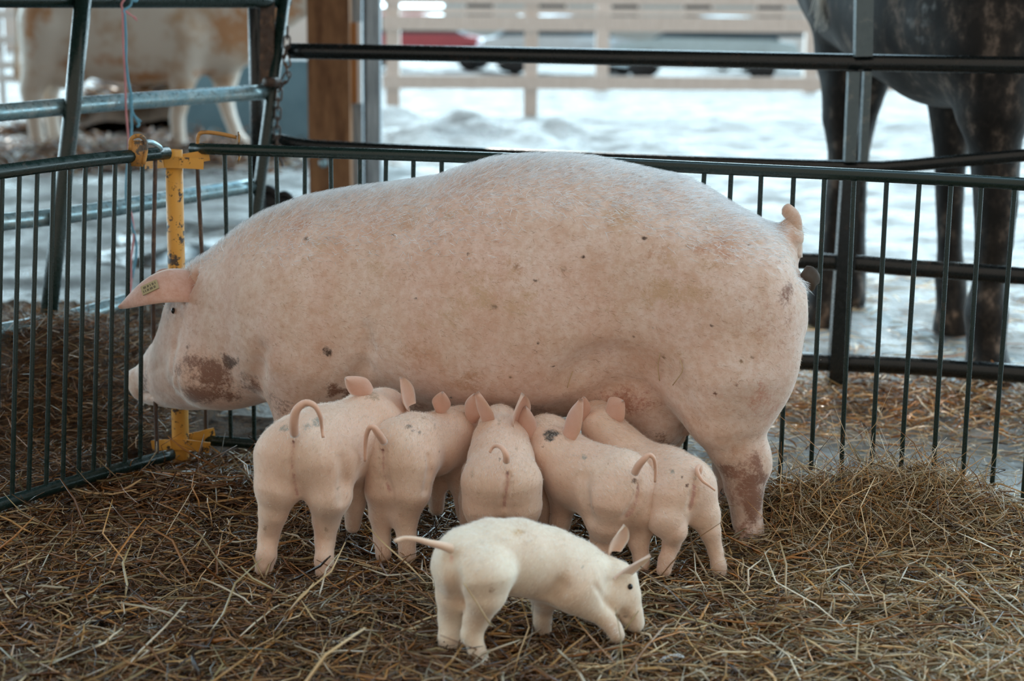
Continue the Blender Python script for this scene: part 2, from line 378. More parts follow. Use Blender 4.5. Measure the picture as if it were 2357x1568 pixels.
def ear(mb, base, tip, side, width, cup=.35, th=.004, bend=(0, 0, 0), root=.55, peak=.35, col=(.75, .45, .4), colin=None, n=15, m=9, point=1.45):
    base = np.asarray(base, float); tip = np.asarray(tip, float); side = np.asarray(side, float); bend = np.asarray(bend, float)
    d = tip - base; ln = np.linalg.norm(d); d = d / ln; side = side - d * (side @ d); side /= np.linalg.norm(side); nr = np.cross(d, side)
    V = []
    for sgn in (1, -1):
        for i in range(n):
            t = i / (n - 1); c = base + d * ln * t + bend * np.sin(t * np.pi * .9)
            ww = width * (root + (1 - root) * np.sin(min(t / peak, 1) * np.pi / 2)) * (max(0, 1 - max(0, (t - peak) / (1 - peak)) ** point) ** .85 + .02)
            for j in range(m):
                q = (j / (m - 1) * 2 - 1); rim = math.sqrt(max(0, 1 - q ** 4)) * (1 - .6 * t)
                V.append(c + side * q * ww + nr * (cup * width * (q * q) * (1 - .45 * t) + sgn * th * (rim * .5 + .05)))
    V = np.array(V); F = []
    N_ = n * m
    for i in range(n - 1):
        for j in range(m - 1):
            a = i * m + j; F.append([a, a + 1, a + m + 1, a + m]); F.append([N_ + a, N_ + a + m, N_ + a + m + 1, N_ + a + 1])
    for i in range(n - 1):
        for j, fl in ((0, 0), (m - 1, 1)):
            a = i * m + j; q = [a, a + m, N_ + a + m, N_ + a]; F.append(q if not fl else q[::-1])
    for j in range(m - 1):
        for i, fl in ((0, 1), (n - 1, 0)):
            a = i * m + j; q = [a, a + 1, N_ + a + 1, N_ + a]; F.append(q[::-1] if not fl else q)
    c1 = np.tile(np.asarray(col, float), (N_, 1)); c2 = np.tile(np.asarray(colin if colin is not None else col, float), (N_, 1))
    # the broad rim of an ear is paler than its middle
    mb.add(V, np.array(F), np.concatenate([c1, c2])); return V

def bristles(mb, V, Q, count, length, width, col, flow, lift=.45, jit=.35, weight=None, matid=1):
    P0 = V[Q]; a = P0[:, 1] - P0[:, 0]; b = P0[:, 3] - P0[:, 0]; nn = np.cross(a, b); ar = np.linalg.norm(nn, axis=1); nn /= ar[:, None] + 1e-12
    wgt = ar if weight is None else ar * weight(P0.mean(1), nn)
    i = rng.choice(len(Q), count, p=wgt / wgt.sum()); n = nn[i]
    r1 = rng.random((count, 1)); r2 = rng.random((count, 1)); p = P0[i, 0] + a[i] * r1 + b[i] * r2
    f = flow(p, n) + rng.normal(0, jit, (count, 3)); f -= n * np.sum(f * n, 1)[:, None]; f /= np.linalg.norm(f, axis=1)[:, None] + 1e-9
    ln = length * rng.uniform(.5, 1.3, (count, 1)); sd = np.cross(f, n) + rng.normal(0, .4, (count, 3)); sd /= np.linalg.norm(sd, axis=1)[:, None]
    d1 = f + n * lift; d1 /= np.linalg.norm(d1, axis=1)[:, None]; d2 = f + n * lift * .35; d2 /= np.linalg.norm(d2, axis=1)[:, None]
    wd = width * rng.uniform(.7, 1.3, (count, 1)) / 2; p = p - n * .001
    v = np.stack([p - sd * wd, p + sd * wd, p + d1 * ln * .55 + sd * wd * .7, p + d1 * ln * .55 - sd * wd * .7, p + d1 * ln * .55 + d2 * ln * .45], 1).reshape(-1, 3)
    k = np.arange(count)[:, None] * 5; cc = np.asarray(col) * rng.uniform(.8, 1.15, (count, 1))
    mb.add(v, [k + np.array([0, 1, 2, 3]), k + np.array([3, 2, 4])], np.repeat(cc, 5, 0), matid)

def proj(p):
    q = np.asarray(p) - O; k = q @ _fw; return 1178.5 + FPX * (q @ _R) / k, 784 - FPX * (q @ _U) / k
def snap(V, u, v, r=9):                        # the point of a surface first met by the line of sight
    q = V - O; k = q @ _fw; d = np.hypot(1178.5 + FPX * (q @ _R) / k - u, 784 - FPX * (q @ _U) / k - v)
    i = np.where(d < r)[0]
    if not len(i): i = np.array([np.argmin(d)])
    i = i[np.argsort(k[i])[:4]]; return P(u, v, np.mean(V[i, 1]))

def blob(col, V, c, r, tint, strength=1, seed=0, rough=.6):
    """stain, and painted sheen on the horse: blends tint into col around c with a ragged border"""
    if col.shape[1] == 3: col = np.concatenate([col, np.tile(np.asarray(tint, float), (len(col), 1)), np.zeros((len(col), 1))], 1)
    d = np.linalg.norm((V - np.asarray(c)) / np.asarray(r), axis=1)
    f = sum(np.sin(V @ (np.array([a_, b_, c_]) * 1.0) + ph) for a_, b_, c_, ph in np.random.default_rng(seed).normal(0, 1, (9, 4)) * [70, 70, 70, 3]) / 4
    k = np.clip((1 - d + rough * f * .4) * 1.3, 0, 1)[:, None] * strength
    col = col.copy(); old = col[:, 6:7]; m_ = k / (k + old + 1e-6)
    col[:, 3:6] = col[:, 3:6] * (1 - m_) + np.asarray(tint) * m_; col[:, 6:7] = 1 - (1 - old) * (1 - k); return col

# ------------------------------------------------------------------ the sow
A0 = np.array([.545, 3.71]); A1 = np.array([-.56, 3.97]); es = (A0 - A1) / np.linalg.norm(A0 - A1); en = np.array([-es[1], es[0]])
def toW(V): V = np.asarray(V, float); return np.stack([A0[0] + V[..., 0] * es[0] + V[..., 1] * en[0], A0[1] + V[..., 0] * es[1] + V[..., 1] * en[1], V[..., 2]], -1)
def S(u, v, n=0.0):
    p = L(u, v, A0 + n * en, A0 + n * en + es); q = p[:2] - A0; return np.array([q @ es, q @ en, p[2]])
PINK = np.array([.81, .625, .54])
def make_sow():
    st = [  # u, top v, bottom v, half width, centre offset
        (302, 850, 886, .036, .150), (312, 846, 908, .046, .147), (324, 842, 920, .050, .145), (338, 815, 927, .054, .14), (352, 795, 931, .064, .13), (372, 768, 933, .078, .12),
        (388, 735, 935, .092, .11), (400, 700, 936, .104, .10), (415, 655, 938, .116, .09), (432, 622, 940, .126, .08), (455, 602, 940, .138, .07), (490, 582, 938, .152, .05),
        (530, 550, 932, .166, .035), (570, 517, 925, .178, .02), (620, 487, 918, .194, .0), (700, 457, 915, .215, .0), (800, 437, 900, .226, 0), (900, 425, 905, .236, 0), (1000, 410, 915, .245, 0),
        (1060, 388, 920, .25, 0), (1130, 367, 922, .255, 0), (1200, 360, 922, .26, 0), (1280, 358, 915, .26, 0), (1350, 365, 890, .255, 0), (1420, 380, 862, .25, 0), (1500, 398, 850, .245, 0), (1560, 410, 860, .24, 0),
        (1620, 440, 870, .235, 0), (1680, 480, 880, .22, 0), (1730, 508, 880, .20, 0), (1780, 530, 870, .175, 0), (1808, 560, 830, .145, 0), (1824, 600, 780, .11, 0), (1835, 650, 730, .07, 0)]
    Sx, zt, zb, hw, nc = [], [], [], [], []
    for u, t, b, w_, n_ in st:
        a = S(u, t, n_); c = S(u, b, n_); Sx.append((a[0] + c[0]) / 2); zt.append(a[2]); zb.append(c[2]); hw.append(w_); nc.append(n_)
    F = Field((Sx[0] - .06, -.42, -.02), (Sx[-1] + .12, .42, 1.12), .0078)
    F.loft(np.array(Sx), zt, zb, hw, nc, 2.35, .02)
    # shoulder, jowl, belly, ham
    F.ell(S(740, 760, -.13), (.17, .12, .20), .09)
    F.ell(S(740, 760, .13), (.17, .12, .20), .09)
    F.ell(S(500, 860, -.05), (.125, .085, .085), .05)
    F.ell(S(520, 860, .12), (.12, .07, .08), .05)
    F.ell(S(1130, 740, -.12), (.36, .17, .20), .10)
    F.ell(S(1130, 740, .12), (.36, .17, .20), .10)
    for n_ in (-.115, .10):
        F.ell(S(1650, 740, n_), (.20, .135, .24), .08)
        F.ell(S(1700, 850, n_), (.125, .105, .15), .06)
    # mammary row under the belly
    for u in range(880, 1460, 95):
        for n_ in (-.085, .085):
            c = S(u, 895, n_); F.ell(c, (.07, .062, .062), .045)
            t = S(u, 930, n_ * 1.15); F.cone(t + [0, 0, .02], t + [0, 0, -.012], .012, .008, .012)
    F.ell(S(1120, 880, 0), (.34, .13, .055), .06)
    # the hanging rear udder
    F.ell(S(1470, 905, -.02), (.13, .13, .10), .05)
    F.ell(S(1508, 962, -.045), (.080, .085, .086), .025)
    F.ell(S(1528, 985, .06), (.06, .07, .065), .03)
    t = S(1572, 975, -.06); F.cone(t, t + np.array([.012, -.004, -.022]), .014, .009, .012)
    # near hind leg
    F.chain([(S(1668, 860, -.13), .135), (S(1672, 950, -.13), .098), (S(1694, 1020, -.13), .070), (S(1712, 1060, -.13), .056)], .045)
    F.chain([(S(1712, 1060, -.13), .054), (S(1713, 1120, -.13), .047), (S(1719, 1190, -.13), .036), (S(1722, 1225, -.13), .035)], .03)
    F.cone(S(1738, 1045, -.13), S(1746, 1075, -.13), .028, .024, .03)
    F.cone(S(1716, 1228, -.155), S(1708, 1262, -.17), .024, .027, .015); F.cone(S(1730, 1228, -.125), S(1727, 1262, -.12), .024, .026, .015)
    F.cone(S(1744, 1215, -.14), S(1750, 1228, -.14), .013, .009, .015)
    # far hind leg
    F.chain([(S(1675, 860, .11), .12), (S(1682, 950, .11), .085), (S(1688, 1030, .11), .058), (S(1682, 1110, .10), .045), (S(1674, 1195, .10), .036), (S(1668, 1215, .09), .036)], .04)
    # forelegs
    F.chain([(S(715, 840, -.125), .115), (S(705, 930, -.13), .085), (S(684, 1010, -.125), .058), (S(675, 1070, -.125), .044), (S(668, 1130, -.125), .036), (S(664, 1162, -.13), .040)], .05)
    F.chain([(S(730, 860, .12), .11), (S(720, 930, .12), .08), (S(715, 1010, .11), .05), (S(712, 1080, .11), .038), (S(708, 1130, .10), .036)], .05)
    # snout disc, brow, nostrils, mouth line, folds
    F.cone(S(313, 864, .118), S(321, 900, .118), .019, .020, .012); F.cone(S(313, 864, .182), S(321, 900, .182), .019, .020, .012)
    F.cone(S(305, 866, .12), S(296, 868, .12), .010, .010, .006, 's'); F.cone(S(305, 866, .18), S(296, 868, .18), .010, .010, .006, 's')
    F.ell(S(404, 722, .015), (.030, .022, .020), .02)
    for a, b, r in (((350, 905, .07), (385, 912, .045), .006), ((322, 908, .09), (350, 905, .07), .006), ((345, 850, .07), (362, 842, .06), .010)): F.cone(S(*a), S(*b), r, r * .8, .012, 's')
    F.cone(S(448, 640, -.055), S(440, 690, -.055), .014, .014, .02, 's')                  # ear pit
    # flank fold arching over the udder
    arc = bez([S(1290, 905, -.245), S(1345, 858, -.252), (S(1400, 832, -.252)), S(1445, 835, -.252), S(1490, 868, -.258), S(1540, 925, -.25), S(1585, 975, -.235)], 12)
    for a, b in zip(arc[:-1], arc[1:]): F.cone(a, b, .020, .020, .03, 's')
    for a, r in (((1370, 885, -.275), .056), ((1430, 888, -.285), .064), ((1490, 925, -.28), .060)): F.ell(S(*a), (r * 1.4, r * .9, r), .07, 's')
    # vulva under the tail
    F.ell(S(1822, 672, -.0), (.030, .03, .055), .03); F.ell(S(1838, 702, .0), (.016, .016, .028), .015)
    # dock of the tail
    F.chain([(S(1802, 560), .055), (S(1816, 545), .034), (S(1818, 520), .021)], .035)
    V, Q = F.mesh(1); W = toW(V)
    def cut(path, r, k):
        pts = []
        for u, v in path: p = snap(W, u, v, 8); q = p[:2] - A0; pts.append(np.array([q @ es, q @ en, p[2]]))
        for a, b in zip(pts[:-1], pts[1:]): F.cone(a, b, r, r, k, 's')
    cut([(392, 900), (390, 860), (398, 800), (408, 750)], .003, .02)                     # cheek fold
    cut([(402, 860), (405, 900), (415, 925)], .003, .02)
    cut([(598, 810), (590, 850), (588, 885)], .005, .045)                                 # throat
    cut([(840, 760), (842, 800), (835, 845), (815, 880)], .004, .035)                     # behind the shoulder
    cut([(1640, 1016), (1690, 1014), (1745, 1006)], .001, .010)
    cut([(345, 855), (358, 846), (376, 842)], .005, .016); cut([(330, 908), (352, 914), (378, 914)], .003, .012)
    cut([(405, 722), (415, 735), (420, 755)], .003, .015); cut([(392, 708), (402, 702), (412, 706)], .003, .012)
    V, Q = F.mesh(3)
    W = toW(V)
    col = np.tile(PINK, (len(V), 1))
    n1 = sum(np.sin(V @ k + p) for k, p in zip(np.random.default_rng(3).normal(0, 14, (8, 3)), range(8)))
    col = col * (1 + .04 * np.clip(n1, -2, 2)[:, None] * np.array([.3, .8, 1.0]))
    br = np.array([.25, .125, .085]); dk = np.array([.10, .06, .045]); rd = np.array([.62, .30, .22]); tan = np.array([.62, .41, .27])
    col = blob(col, V, S(520, 872, -.12), (.15, .2, .070), br, .72, 1, .9); col = blob(col, V, S(470, 905, -.1), (.09, .2, .035), br, .8, 2, .7)
    col = blob(col, V, S(475, 835, -.13), (.09, .2, .06), br, .5, 3, 1.1); col = blob(col, V, S(540, 830, -.15), (.03, .2, .03), dk, .9, 4, 1.2)
    col = blob(col, V, S(335, 880, .08), (.04, .2, .05), br, .55, 21, .8); col = blob(col, V, S(590, 895, -.15), (.04, .2, .035), br, .6, 22)
    col = blob(col, V, S(760, 810, -.24), (.018, .1, .015), dk, .8, 5, 1.2); col = blob(col, V, S(790, 900, -.2), (.07, .2, .035), br, .7, 6, .8)
    col = blob(col, V, S(660, 930, -.2), (.06, .2, .05), br, .45, 23, .9)
    col = blob(col, V, S(402, 690, 0), (.03, .12, .035), br, .8, 7, .4)
    col = blob(col, V, S(1740, 1120, -.13), (.035, .2, .12), br, .85, 8, .8); col = blob(col, V, S(1715, 1240, -.13), (.05, .2, .05), br, .85, 9, .5); col = blob(col, V, S(1680, 1075, -.15), (.045, .2, .03), br, .55, 10)
    col = blob(col, V, S(1765, 740, -.15), (.07, .2, .11), rd * .8, .45, 11); col = blob(col, V, S(1740, 900, -.15), (.10, .2, .10), rd, .5, 12); col = blob(col, V, S(1812, 680, -.1), (.035, .2, .07), br * 1.1, .6, 13, .9)
    col = blob(col, V, S(1510, 1010, -.05), (.09, .2, .05), br, .6, 14); col = blob(col, V, S(1440, 930, -.2), (.12, .2, .05), rd * .8, .5, 15)
    for i in range(7): col = blob(col, V, S(880 + i * 95, 925, -.1), (.05, .3, .03), br * 1.5, .6, 30 + i, 1.0)
    r2 = np.random.default_rng(9)
    for i in range(150):
        u = r2.uniform(620, 1800); v = r2.uniform(430, 900); q = r2.uniform(.012, .045); col = blob(col, V, S(u, v, -.22), (q * r2.uniform(1, 2), .25, q), tan if i % 9 else br * 2.2, r2.uniform(.12, .40), 100 + i, 1.1)
    for i in range(34):
        u = r2.uniform(600, 1800); v = r2.uniform(470, 930); q = r2.uniform(.003, .007); col = blob(col, V, S(u, v, -.24), (q * 1.5, .2, q), dk, .75, 300 + i, .7)
    col = blob(col, V, S(1705, 1110, -.13), (.07, .2, .16), (.50, .27, .20), .5, 61, .9); col = blob(col, V, S(410, 720, 0), (.05, .15, .07), (.50, .33, .26), .5, 62, .6)
    far = (V[:, 2] < .2) & (V[:, 1] > 0); 
    mb = MB().add(W, Q, col)
    # ears
    def Wp(u, v, n): return toW(S(u, v, n))
    near = Wp(446, 655, -.045)
    tip = Wp(272, 716, -.075); side = Wp(430, 600, -.02) - Wp(440, 700, -.10)
    E1 = MB(); ear(E1, near + np.array([.02, .02, -.005]), tip, side, .052, .30, .009, toW(S(360, 648, -.12)) - toW(S(360, 680, -.06)), .80, .30, (.78, .60, .52), (.76, .50, .42), 22, 11, 2.0)
    e2 = toW(S(440, 640, .19)); ear(E1, e2, toW(S(330, 700, .28)), toW(S(430, 600, .15)) - toW(S(440, 690, .22)), .052, -.3, .009, (0, 0, .02), .8, .3, (.78, .56, .48), (.76, .48, .40), 18, 9)
    mb.add(np.concatenate(E1.v), E1.f, np.concatenate(E1.c))
    # tail, curling upwards with a blunt tip
    tp = bez([Wp(1815, 585, 0), Wp(1822, 555, 0), Wp(1827, 525, 0), Wp(1825, 500, 0), Wp(1812, 484, -.005), Wp(1803, 478, -.008)], 18)
    mb.tube(tp, np.interp(np.linspace(0, 1, 18), [0, .3, .6, .9, 1], [.034, .022, .018, .015, .007]), 12, col=PINK * np.array([.88, .85, .82]))
    # coat of fine pale bristles, longer along the spine, with rim light put into their white
    fl = lambda p, n: np.tile(np.array([es[0], es[1], -.25]), (len(p), 1)) - n * 0
    bristles(mb, W, Q, 26000, .016, .0007, (.82, .70, .58), fl, .3, .45)
    bristles(mb, W, Q, 20000, .014, .0006, (.40, .25, .15), fl, .25, .5)
    bristles(mb, W, Q, 44000, .026, .0012, (.92, .94, .96), fl, .55, .45, weight=lambda c, n: np.clip(n[:, 2] - .35, 0, 1) ** 1.3 * (c[:, 2] > .5))  # dense bluish white top hairs carry the backlit rim in their colour
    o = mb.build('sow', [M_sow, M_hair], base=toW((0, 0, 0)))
    tag(o, 'large pink adult sow standing over five suckling piglets, head held through the bars', 'pig')
    d = MB()
    def ball(mb_, c, r, mat=0, sq=(1, 1, 1)):
        m_, n_ = 9, 14; V_ = []
        for i in range(m_):
            a_ = math.pi * i / (m_ - 1)
            for j in range(n_): b_ = 2 * math.pi * j / n_; V_.append(np.asarray(c) + r * np.array([math.sin(a_) * math.cos(b_) * sq[0], math.sin(a_) * math.sin(b_) * sq[1], math.cos(a_) * sq[2]]))
        q = [[i * n_ + j, (i + 1) * n_ + j, (i + 1) * n_ + (j + 1) % n_, i * n_ + (j + 1) % n_] for i in range(m_ - 1) for j in range(n_)]
        mb_.add(np.array(V_), np.array(q), mat=mat); return mb_
    ball(d, snap(W, 398, 716) + [0, .004, 0], .0075, sq=(.7, 1, 1.1)); d.build('eye', M_eye, o)
    # brass ear tag with its worn stamp
    tg = MB(); EV = np.concatenate(E1.v); cA = snap(EV, 346, 661) - np.array([0, .006, 0]); ax = P(372, 649, cA[1]) - cA; ax /= np.linalg.norm(ax); nv = np.array([-.1, -.80, .55]); nv -= ax * (nv @ ax); nv /= np.linalg.norm(nv); up = np.cross(nv, ax)
    M3 = np.array([ax, up, nv]).T
    tg.box(cA, (.046, .026, .003), M3); tgo = tg.build('ear_tag', M_tag, o, smooth=False)
    ink = MB()
    for r_, row in enumerate(("01110110101101", "10101101110110")):
        for q, ch in enumerate(row):
            if ch == '1': ink.box(cA + ax * (-.018 + .0027 * q) + up * (.005 - .010 * r_) + nv * .0018, (.0016, .0065, .0006), M3)
    ink.build('tag_stamp', M_ink, tgo, smooth=False)
    return o, ball
sow, ball = make_sow()
dg = MB(); ball(dg, toW(S(1864, 641, -.01)), .023, sq=(1, 1, 1.25)); V = dg.v[0]; c = V.mean(0); dg.v[0] = c + (V - c) * (1 + .12 * np.sin(V @ np.array([170, 120, 140]))[:, None])
tag(dg.build('dung_lump', M_dung), 'small brown lump of dung under the tail of the sow', 'dung')

# ------------------------------------------------------------------ piglets
def piglet(name_label, Y0, body, legs, ears, tail, spots=(), col=(.82, .59, .465), eyes=(), extra=None, hairs=11000, h=.0045, flow=(0, -1, -.35), anus=None, kb=.05, hoofs=True, cuts=(), comp=.62, thigh=True, legk=.034, hcol=(.88, .74, .58)):
    if thigh:
        body = [list(q) for q in body]; body[0][1] -= 14; body[0][3] *= .90; legs = [[list(q) for q in l_] for l_ in legs]
        for l_ in legs[:2]: l_[0][1] -= 6; l_[0][3] *= 1.13; l_[1][3] *= 1.10; l_[2][3] *= 1.08
    dz = lambda d: d if d < .02 else .02 + (d - .02) * comp
    pt = lambda q: P(q[0], q[1], Y0 + dz(q[2]))
    allp = np.array([pt(q) for q in body] + [pt(q) for l_ in legs for q in l_]); R = .12
    F = Field(allp.min(0) - R, allp.max(0) + R, h)
    F.chain([(pt(q), q[3]) for q in body], kb)
    for l_ in legs: F.chain([(pt(q), q[3]) for q in l_], legk)
    if extra: extra(F, pt)
    if cuts:
        V, Q = F.mesh(1)
        for sg in cuts:
            pts = [snap(V, u, v, 6) for u, v in sg[:-1]]
            for a, b in zip(pts[:-1], pts[1:]): F.cone(a, b, sg[-1] * 1.5, sg[-1] * 1.5, .010 if sg[-1] < .0048 else .024, 's')
    V, Q = F.mesh(2)
    c = np.tile(np.asarray(col, float), (len(V), 1))
    n1 = sum(np.sin(V @ k + p) for k, p in zip(np.random.default_rng(len(V)).normal(0, 26, (8, 3)), range(8)))
    c = c * (1 + .035 * np.clip(n1, -2, 2)[:, None] * np.array([.3, .8, 1.0]))
    for l_ in legs:
        q = pt(l_[-1]); k = np.clip(1 - np.linalg.norm(V - q, axis=1) / .045, 0, 1)[:, None]; c = c * (1 - .5 * k) + np.array([.36, .19, .12]) * .5 * k
    if cuts and thigh:
        for i, q in enumerate(bez([snap(V, u, v, 6) for u, v in cuts[0][:-1]], 9)): c = blob(c, V, q, (.007, .03, .012), (.60, .33, .27), .55, 70 + i, .3)
    for i, sp in enumerate(spots):
        c = blob(c, V, snap(V, sp[0], sp[1]), (sp[3], .05, sp[4]), sp[5] if len(sp) > 5 else (.16, .10, .07), .62, 40 + i, .9)
    if anus: 
        c = blob(c, V, snap(V, anus[0], anus[1]), (.0055, .03, .0055), (.12, .03, .02), .95, 2, .1)
    mb = MB().add(V, Q, c)
    for e in ears:
        b_, t_, sd, wd = e[:4]; b_ = snap(V, b_[0], b_[1], 8) + [0, .006, 0]; t_ = P(t_[0], t_[1], b_[1] + (t_[2] if abs(t_[2]) < .11 else -.03))
        ear(mb, b_ - (t_ - b_) * .15, t_, sd, wd, e[4] if len(e) > 4 else .5, .0045, e[5] if len(e) > 5 else (0, 0, 0), .62, .42, np.asarray(col) * (.93, .88, .90), np.asarray(col) * (.86, .74, .74))
    tp = bez([pt(q) for q in tail], 26); mb.tube(tp, np.interp(np.linspace(0, 1, 26), np.linspace(0, 1, len(tail)), [q[3] for q in tail]), 10, col=np.asarray(col) * (.95, .84, .80))
    fl = lambda p, n: np.tile(np.asarray(flow, float), (len(p), 1))
    bristles(mb, V, Q, hairs, .012, .0006, hcol, fl, .25, .25)
    bristles(mb, V, Q, hairs // 2, .010, .0005, np.asarray(col) * (.62, .55, .5), fl, .2, .25)
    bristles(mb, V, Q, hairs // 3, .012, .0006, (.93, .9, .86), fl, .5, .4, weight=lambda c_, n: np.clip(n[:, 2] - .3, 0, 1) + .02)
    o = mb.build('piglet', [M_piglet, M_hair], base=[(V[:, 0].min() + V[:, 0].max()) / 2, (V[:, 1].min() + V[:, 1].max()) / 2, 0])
    tag(o, name_label, 'piglet', 'piglets suckling at the sow')
    if eyes:
        for e in eyes: q = MB(); ball(q, pt(e) if e[2] > .12 else snap(V, e[0], e[1], 7) + [0, .003, 0], e[3]); q.build('eye', M_eye, o)
    return o
def notch(*segs):
    def f(F, pt):
        for s_ in segs:
            pts = [pt(q) for q in s_[:-1]]; 
            for a, b in zip(pts[:-1], pts[1:]): F.cone(a, b, s_[-1], s_[-1], .02, 's')
    return f
TAN = (.46, .30, .20); GR = (.33, .29, .24)
# 1: leftmost, largest
Y0 = 3.35
piglet('biggest suckling piglet, leftmost of the row, tail looped up over grey blotches', Y0,
    [(697, 1045, .03, .090), (745, 1030, .10, .098), (800, 1015, .17, .092), (850, 975, .24, .078), (882, 955, .31, .062), (895, 962, .38, .050), (900, 985, .43, .034)],
    [[(650, 1060, .02, .058), (640, 1120, .0, .048), (629, 1180, .0, .030), (618, 1235, .015, .0235), (613, 1280, -.01, .0225), (607, 1308, -.02, .020)],
     [(748, 1080, .02, .062), (758, 1140, .0, .046), (751, 1195, .02, .029), (748, 1245, .02, .0225), (746, 1290, -.01, .021), (745, 1318, -.02, .019)],
     [(820, 1080, .20, .045), (815, 1160, .20, .026), (812, 1210, .20, .018)], [(890, 1060, .30, .04), (895, 1130, .30, .025), (895, 1180, .3, .018)]],
    [((843, 908, .30), (795, 872, .26), (.6, -.1, .8), .026, .5), ((935, 930, .33), (920, 868, .28), (-.4, -.9, -.2), .028, .5)],
    [(678, 1000, -.055, .011), (676, 975, -.075, .011), (682, 945, -.085, .0095), (702, 928, -.085, .008), (724, 934, -.09, .0065), (737, 958, -.085, .005), (741, 985, -.07, .004), (744, 1008, -.075, .0035)],
    spots=[(655, 985, -.05, .016, .012, GR), (708, 980, -.05, .022, .014, GR), (730, 972, -.05, .012, .012, GR), (778, 1127, 0, .007, .007, TAN), (610, 1220, 0, .01, .015, TAN), (750, 1220, 0, .006, .012, TAN), (850, 915, .2, .03, .012, TAN)],
    cuts=(((676, 1025), (672, 1070), (680, 1115), (684, 1140), .0045), ((790, 1060), (796, 1110), (790, 1150), .005)), anus=(676, 1018, -.06))
# 2
Y0 = 3.42
piglet('second suckling piglet from the left, thin tail curled down to the left, freckled rump', Y0,
    [(914, 1038, .02, .070), (950, 1025, .08, .075), (990, 1025, .15, .074), (1035, 1000, .22, .064), (1062, 985, .27, .052), (1070, 985, .34, .04), (1072, 1000, .39, .03)],
    [[(885, 1070, .01, .040), (878, 1130, .01, .034), (875, 1185, .02, .0235), (879, 1240, .02, .019), (882, 1278, 0, .018)],
     [(950, 1075, .0, .050), (945, 1130, -.01, .042), (932, 1185, .0, .030), (936, 1235, -.01, .021), (938, 1280, -.02, .020)],
     [(1050, 1060, .22, .035), (1062, 1120, .22, .024), (1068, 1185, .22, .018)], [(1000, 1060, .26, .035), (1005, 1120, .26, .022), (1005, 1170, .26, .018)]],
    [((1012, 948, .26), (1018, 905, .22), (.9, -.3, .2), .022, .5), ((1078, 965, .28), (1090, 908, .24), (.7, -.6, .1), .024, .5)],
    [(884, 1018, -.05, .009), (872, 1000, -.075, .009), (860, 984, -.085, .0075), (850, 985, -.085, .006), (843, 1005, -.075, .005), (841, 1030, -.065, .0045), (841, 1062, -.06, .004)],
    spots=[(940, 970, -.04, .016, .005), (975, 965, 0, .014, .006, TAN), (941, 985, -.03, .010, .006), (950, 995, -.03, .007, .004), (965, 998, -.02, .005, .005), (1010, 1045, 0, .004, .004), (898, 1065, -.05, .004, .004), (960, 1090, 0, .004, .004), (995, 1080, 0, .004, .004), (1000, 985, 0, .006, .012, GR)],
    cuts=(((882, 1042), (882, 1075), (890, 1110), (897, 1130), .004), ((988, 1050), (990, 1090), (980, 1130), .0045)), anus=(881, 1036, -.06))
# 3
Y0 = 3.37
piglet('middle suckling piglet seen straight from behind, small curled tail lying on its back', Y0,
    [(1153, 1105, .03, .078), (1153, 1060, .10, .076), (1152, 1020, .17, .066), (1150, 985, .24, .050), (1150, 975, .31, .044), (1150, 990, .37, .034), (1150, 1010, .41, .026)],
    [[(1118, 1120, .0, .050), (1112, 1165, .0, .042), (1108, 1215, .01, .026), (1104, 1260, .01, .020), (1102, 1295, -.01, .019)],
     [(1192, 1120, .0, .050), (1200, 1165, .0, .042), (1205, 1215, .01, .026), (1206, 1260, .01, .020), (1206, 1295, -.01, .019)],
     [(1095, 1090, .2, .035), (1080, 1150, .2, .024), (1075, 1200, .2, .018)], [(1235, 1080, .2, .03), (1252, 1150, .2, .022), (1256, 1200, .2, .018)]],
    [((1112, 968, .24), (1094, 906, .18), (.6, -.8, 0), .028, .6), ((1186, 965, .24), (1201, 904, .18), (.6, .8, 0), .030, -.6)],
    [(1166, 1062, -.075, .0085), (1165, 1048, -.085, .0075), (1157, 1033, -.08, .006), (1145, 1026, -.065, .005), (1134, 1030, -.06, .004), (1127, 1042, -.062, .0035)],
    spots=[(1150, 1060, -.05, .006, .006), (1157, 1067, -.06, .004, .006), (1158, 1012, 0, .006, .006, TAN), (1190, 1035, 0, .008, .006, TAN), (1087, 1095, 0, .010, .016, TAN), (1150, 975, .15, .012, .016, TAN)],
    cuts=(((1168, 1094), (1167, 1120), (1162, 1150), (1160, 1170), .0045),), anus=(1168, 1088, -.06))
